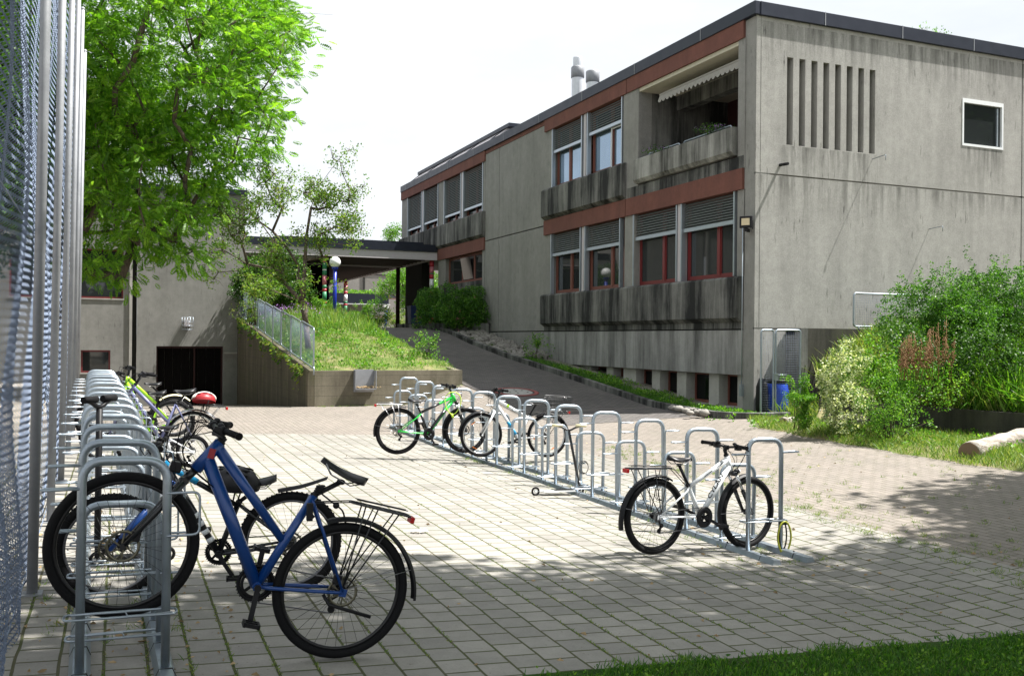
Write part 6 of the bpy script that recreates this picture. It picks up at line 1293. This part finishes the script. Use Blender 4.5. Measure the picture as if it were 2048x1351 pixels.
shrub('climbing_shrub', 'reddish green climber over the upper end of the mesh fence', [E3(512, 585, 32.5, .45, .4, .42), E3(500, 625, 32, .25, .3, .5)], 1100, .10, TC4, 'leaf_apple', base=tuple(atD(505, 650, 32)), shoots=9, sh_len=.4)
# plants at kerbs and walls
for px, py, h, lab in ((853, 715, .45, 'upright weed at the right edge of the grass bank beside the ramp'), (1072, 716, .42, 'leafy weed at the foot of the base wall among the stones'), (1590, 900, .2, None)):
    if lab:
        c = gr(px, py+4) if px > 1000 else onX(px, py, 8.1); z_ = strip_z(c[1]) if px > 1000 else bank_z(8.1, c[1])
        if px > 1000: c = onX(px, py, 12.5); z_ = strip_z(c[1])
        shrub('weed_clump', lab, [(c[0], c[1], z_+h*.5, .16, .16, h*.55)], 160, .11, TC4, 'leaf_bright', base=(c[0], c[1], z_), shoots=8, sh_len=.3, stems=8)
# hanging ivy on the stair wall
n_ = 550; yv = 23.6+14*rng.random(n_)**1.1; hang = np.abs(rng.normal(size=n_))*.16*(1+.8*np.sin(yv*2.1)); P = np.stack([XL-.02-.05*rng.random(n_), yv, np.array([wt(v) for v in yv])+.06-hang], 1)
o = scatter('ivy', P, np.stack([-rng.random(n_)-.2, rng.normal(size=n_)*.6, -rng.random(n_)], 1), .09*(.6+.8*rng.random(n_)), T_simple(.7), 'leaf_apple'); tag(o, 'thin trailing ivy along the top of the mossy sloping wall', 'ivy')
# ---------------------------------------------------------------- grass and weeds
TB = T_blade(.05, .3)
def blades(name, pts, size, mat, lab=None, cat='grass', spread=.5, tm=TB, kind='stuff'):
    n = len(pts); D = rng.normal(size=(n, 3))*spread; D[:, 2] = 1; o = scatter(name, pts, D, size*(.45+.9*rng.random(n)), tm, mat); tag(o, lab, cat, kind=kind); return o
def field(n, fx, fy, fz, keep=None):
    x = fx(n); y = fy(n); P = np.stack([x, y, np.zeros(n)], 1)
    if keep is not None: P = P[[keep(a, b) for a, b in P[:, :2]]]
    P[:, 2] = [fz(a, b) for a, b in P[:, :2]]; return P
def patch(a, b, s=1.): return noise3(np.array([a*s, b*s, .3]))
P = field(60000, lambda n: rng.uniform(1.8, 7.6, n), lambda n: rng.uniform(3.3, 4.62, n), lambda a, b: G(a, b)+.02, lambda a, b: b < 4.45+.05*math.sin(a*5)+.05*math.sin(a*13)-.03*max(0, a-4)+.13*rng.random()**3 and a > 1.95+.25*rng.random())
blades('lawn_grass', P, .045, 'grass_lawn', 'short dark green lawn grass along the bottom right edge of the paving', spread=.55, tm=T_blade(.075, .35))
P = field(900, lambda n: rng.uniform(2.0, 7, n), lambda n: rng.uniform(3.5, 4.5, n), lambda a, b: G(a, b)+.04); blades('lawn_clover', P, .05, 'leaf_bright', 'broad-leaved weeds among the lawn grass', 'weeds', 1.2, TC4)
# tufts in the joints of the slabs
xs_ = np.arange(-40, 60)*.205; n_ = 30000
jx = rng.integers(-5, 33, n_)*.205+.155+.0; jx = jx-.205+.0; yy_ = 4.6+5.2*rng.random(n_)**1.5
P = np.stack([jx+rng.normal(size=n_)*.006, yy_, np.zeros(n_)], 1); P = P[[patch(a*1.3, b*1.9) > -.1 and rng.random() < .8-.07*(b-4.6) for a, b in P[:, :2]]]; P[:, 2] = [G(a, b)+.002 for a, b in P[:, :2]]
blades('joint_moss', P, .016, 'grass_verge', 'moss and tiny grass in the joints of the slab paving', 'moss', .9, T_blade(.14, .3))
def tufts(name, spots, n_each, r, size, mat, lab):
    Q = []
    for (x, y, z) in spots: k = max(3, int(n_each*(.3+1.2*rng.random()))); q = rng.normal(size=(k, 3))*r*(.4+rng.random()); q[:, 2] = 0; Q.append(q+np.array([x, y, z]))
    return blades(name, np.vstack(Q), size, mat, lab, 'weeds', .8, TB)
sp = []
for k in range(330):
    u = rng.random(); y = 5.2+9*rng.random(); x = (6.75+.09*(y-6))+abs(rng.normal())*.45-.15; sp.append((x, y, G(x, y)+.002))
for k in range(120): x, y = rng.uniform(7, 10.5), rng.uniform(5, 12); sp.append((x, y, G(x, y)+.002))
for k in range(110): x, y = rng.uniform(5.0, 5.8), rng.uniform(6.5, 17); sp.append((x, y, G(x, y)+.006))
for k in range(60): x, y = rng.uniform(-.5, .4), rng.uniform(4.2, 9); sp.append((x, y, G(x, y)+.006))
for k in range(90): x = rng.uniform(4.4, 8.3); sp.append((x, 23.22-.1*rng.random(), G(x, 23.2)))
tufts('paving_weeds', sp, 16, .03, .04, 'grass_verge', 'small weeds growing along the edge between slabs and brick paving')
# fallen leaves and petals
n_ = 750; P = np.stack([rng.uniform(-1.2, 10.5, n_), rng.uniform(4.4, 16, n_), np.zeros(n_)], 1); P[:330, 0] = rng.uniform(-1., .7, 330); P[:330, 1] = rng.uniform(4.2, 10, 330); P[330:430, 0] = rng.uniform(5.1, 5.8, 100); P[:, 2] = [G(a, b)+.010 for a, b in P[:, :2]]
D = rng.normal(size=(n_, 3)); D[:, 2] *= .1; o = scatter('fallen_leaves', P, D, .035*(.5+rng.random(n_)), T_simple(.5, .2), 'dry_leaf', roll=np.tile([0., 0, 1], (n_, 1))[:, ::-1]+rng.normal(size=(n_, 3))*.3); tag(o, 'dry leaves scattered over the paving and under the racks', 'leaves', kind='stuff')
tp = MB()
for k in range(9): a = k*.7; tp.add([(.0, .0, .01), (.09*math.cos(a), .05*math.sin(a), .015+.01*math.sin(k)), (.08*math.cos(a+.6), .05*math.sin(a+.6), .03+.01*math.cos(k))], [(0, 1, 2)])
o = tp.build('paper_tissue', 'flower_white'); o.location = tuple(gr(838, 1066)); tag(o, 'crumpled white tissue on the slabs behind the blue bicycle', 'litter')
# bank
P = field(52000, lambda n: rng.uniform(4.5, 8.32, n), lambda n: 23.55+13.5*rng.random(n), bank_z, lambda a, b: rng.random() < min(1, .02+.11*(b-23.5)+.25*(patch(a*1.6, b*1.2) > .2)+.3*(a < 5.2)) and patch(a*2.2, b*1.8) > -1.5)
blades('bank_grass', P, .105, 'grass_bank', 'long meadow grass and weeds covering the grass bank', spread=.5)
P = field(5200, lambda n: rng.uniform(4.5, 8.3, n), lambda n: 23.7+13*rng.random(n), lambda a, b: bank_z(a, b)+.06, lambda a, b: patch(a*2.1, b*1.7) > .5-.12*(b-23)*.5); blades('bank_weeds', P, .15, 'leaf_bright', 'leafy weed clumps on the grass bank', 'weeds', .9, TC4)
P = field(160, lambda n: rng.uniform(4.5, 6.2, n), lambda n: rng.uniform(30, 36, n), lambda a, b: bank_z(a, b)+.35+.25*rng.random()); blades('meadow_flowers', P, .10, 'flower_purple', 'small purple flowers at the top of the grass bank', 'flowers', 1., TC4)
P = field(3600, lambda n: rng.uniform(4.5, 7.8, n), lambda n: rng.uniform(29, 37, n), bank_z); blades('tall_grass', P, .42, 'grass_bank', 'tall flowering grass at the top of the grass bank', 'grass', .25, T_blade(.018, .25))
# verge
P = field(52000, lambda n: rng.uniform(10.6, 14.6, n), lambda n: rng.uniform(6.5, 16.4, n), lambda a, b: bed_z(a, b)+.01, lambda a, b: verge_edge(b)-.05+.12*rng.random()+.06*math.sin(b*5.1)+.05*math.sin(b*11) < a < low_wall_x(b) and rng.random() < .55+.45*(patch(a*1.5, b*1.5) > -.2))
blades('verge_grass', P, .11, 'grass_verge', 'grass verge in front of the low dark wall', spread=.65)
P = field(1500, lambda n: rng.uniform(10.9, 14.6, n), lambda n: rng.uniform(7, 16, n), lambda a, b: bed_z(a, b)+.05, lambda a, b: a < low_wall_x(b) and patch(a*2, b*2) > .4); blades('verge_weeds', P, .12, 'leaf_bright', 'broad-leaved weeds on the grass verge', 'weeds', 1., TC4)
# bed
P = field(34000, lambda n: rng.uniform(13.3, 18.5, n), lambda n: rng.uniform(7.5, 16.8, n), bed_z, lambda a, b: a > low_wall_x(b)+.16); blades('bed_grass', P, .38, 'grass_verge', 'long rank grass in the raised planting bed', spread=.45, tm=T_blade(.03, .45))
P = field(5200, lambda n: rng.uniform(13.5, 17.5, n), lambda n: rng.uniform(9.0, 12.6, n), bed_z, lambda a, b: a > low_wall_x(b)+.16); blades('daylily_leaves', P, .62, 'leaf_bright', 'bright strap-leaved clumps spilling over the low wall at the right edge', 'plants', .55, T_blade(.026, .6), kind='stuff')
# strip by the school
P = field(17000, lambda n: rng.uniform(11.74, 13.2, n), lambda n: rng.uniform(16.5, 27.5, n), lambda a, b: strip_z(b, a), lambda a, b: rng.random() < 1.1-.045*(b-16)); blades('strip_grass', P, .11, 'grass_lawn', 'lush grass between the kerb and the basement windows', spread=.6)
P = field(2600, lambda n: rng.uniform(11.8, 13.2, n), lambda n: rng.uniform(16.4, 25.5, n), lambda a, b: strip_z(b, a)+.05, lambda a, b: patch(a*1.4, b*1.3) > -.2 or b < 18); blades('strip_weeds', P, .12, 'leaf_bright', 'leafy ground cover at the foot of the school wall', 'ground cover', 1., TC4)
# stones
def stone(x, y, z, s, lab=None):
    mb = MB(); mb.sph((0, 0, 0), s, (1+.4*rng.random(), .8+.4*rng.random(), .6+.2*rng.random()), 8, 6)
    mb.v = [(a+rng.normal()*s*.10, b+rng.normal()*s*.10, c+rng.normal()*s*.08) for a, b, c in mb.v]; return mb
mb = MB()
for k in range(300):
    y = 28.0+6*rng.random(); x = rng.uniform(11.8, 12.95); s = .05+.09*rng.random(); m_ = stone(0, 0, 0, s); mb.add([(a+x, b+y, c+strip_z(y)-.02+.10*rng.random()*(x-11.7)) for a, b, c in m_.v], m_.f, False)
o = mb.build('rubble_stones', 'stone'); tag(o, 'bed of rough stones between the kerb and the plain wall panel', 'stones', kind='stuff')
for k, (px, py) in enumerate(((1345, 822), (1358, 824), (1372, 828), (1384, 826), (1395, 832), (1408, 833), (1380, 834))):
    c = gr(px, py); y = c[1]; x = 12.0+.12*rng.random(); s = .055+.03*rng.random(); m_ = stone(0, 0, 0, s*1.2); o = m_.build('round_stone', 'stone'); q = gr(px, py+3); o.location = (q[0], q[1], strip_z(q[1])+.07)
    tag(o, ('leftmost of the grey cobbles behind the kerb corner', 'second of the grey cobbles behind the kerb corner', 'third of the grey cobbles behind the kerb corner', 'small cobble behind the middle of the cobble row', 'cobble just before the right end of the row', 'rightmost pale cobble at the kerb corner', 'front cobble lying lowest against the kerb')[k], 'stone', 'cobbles behind the kerb corner')
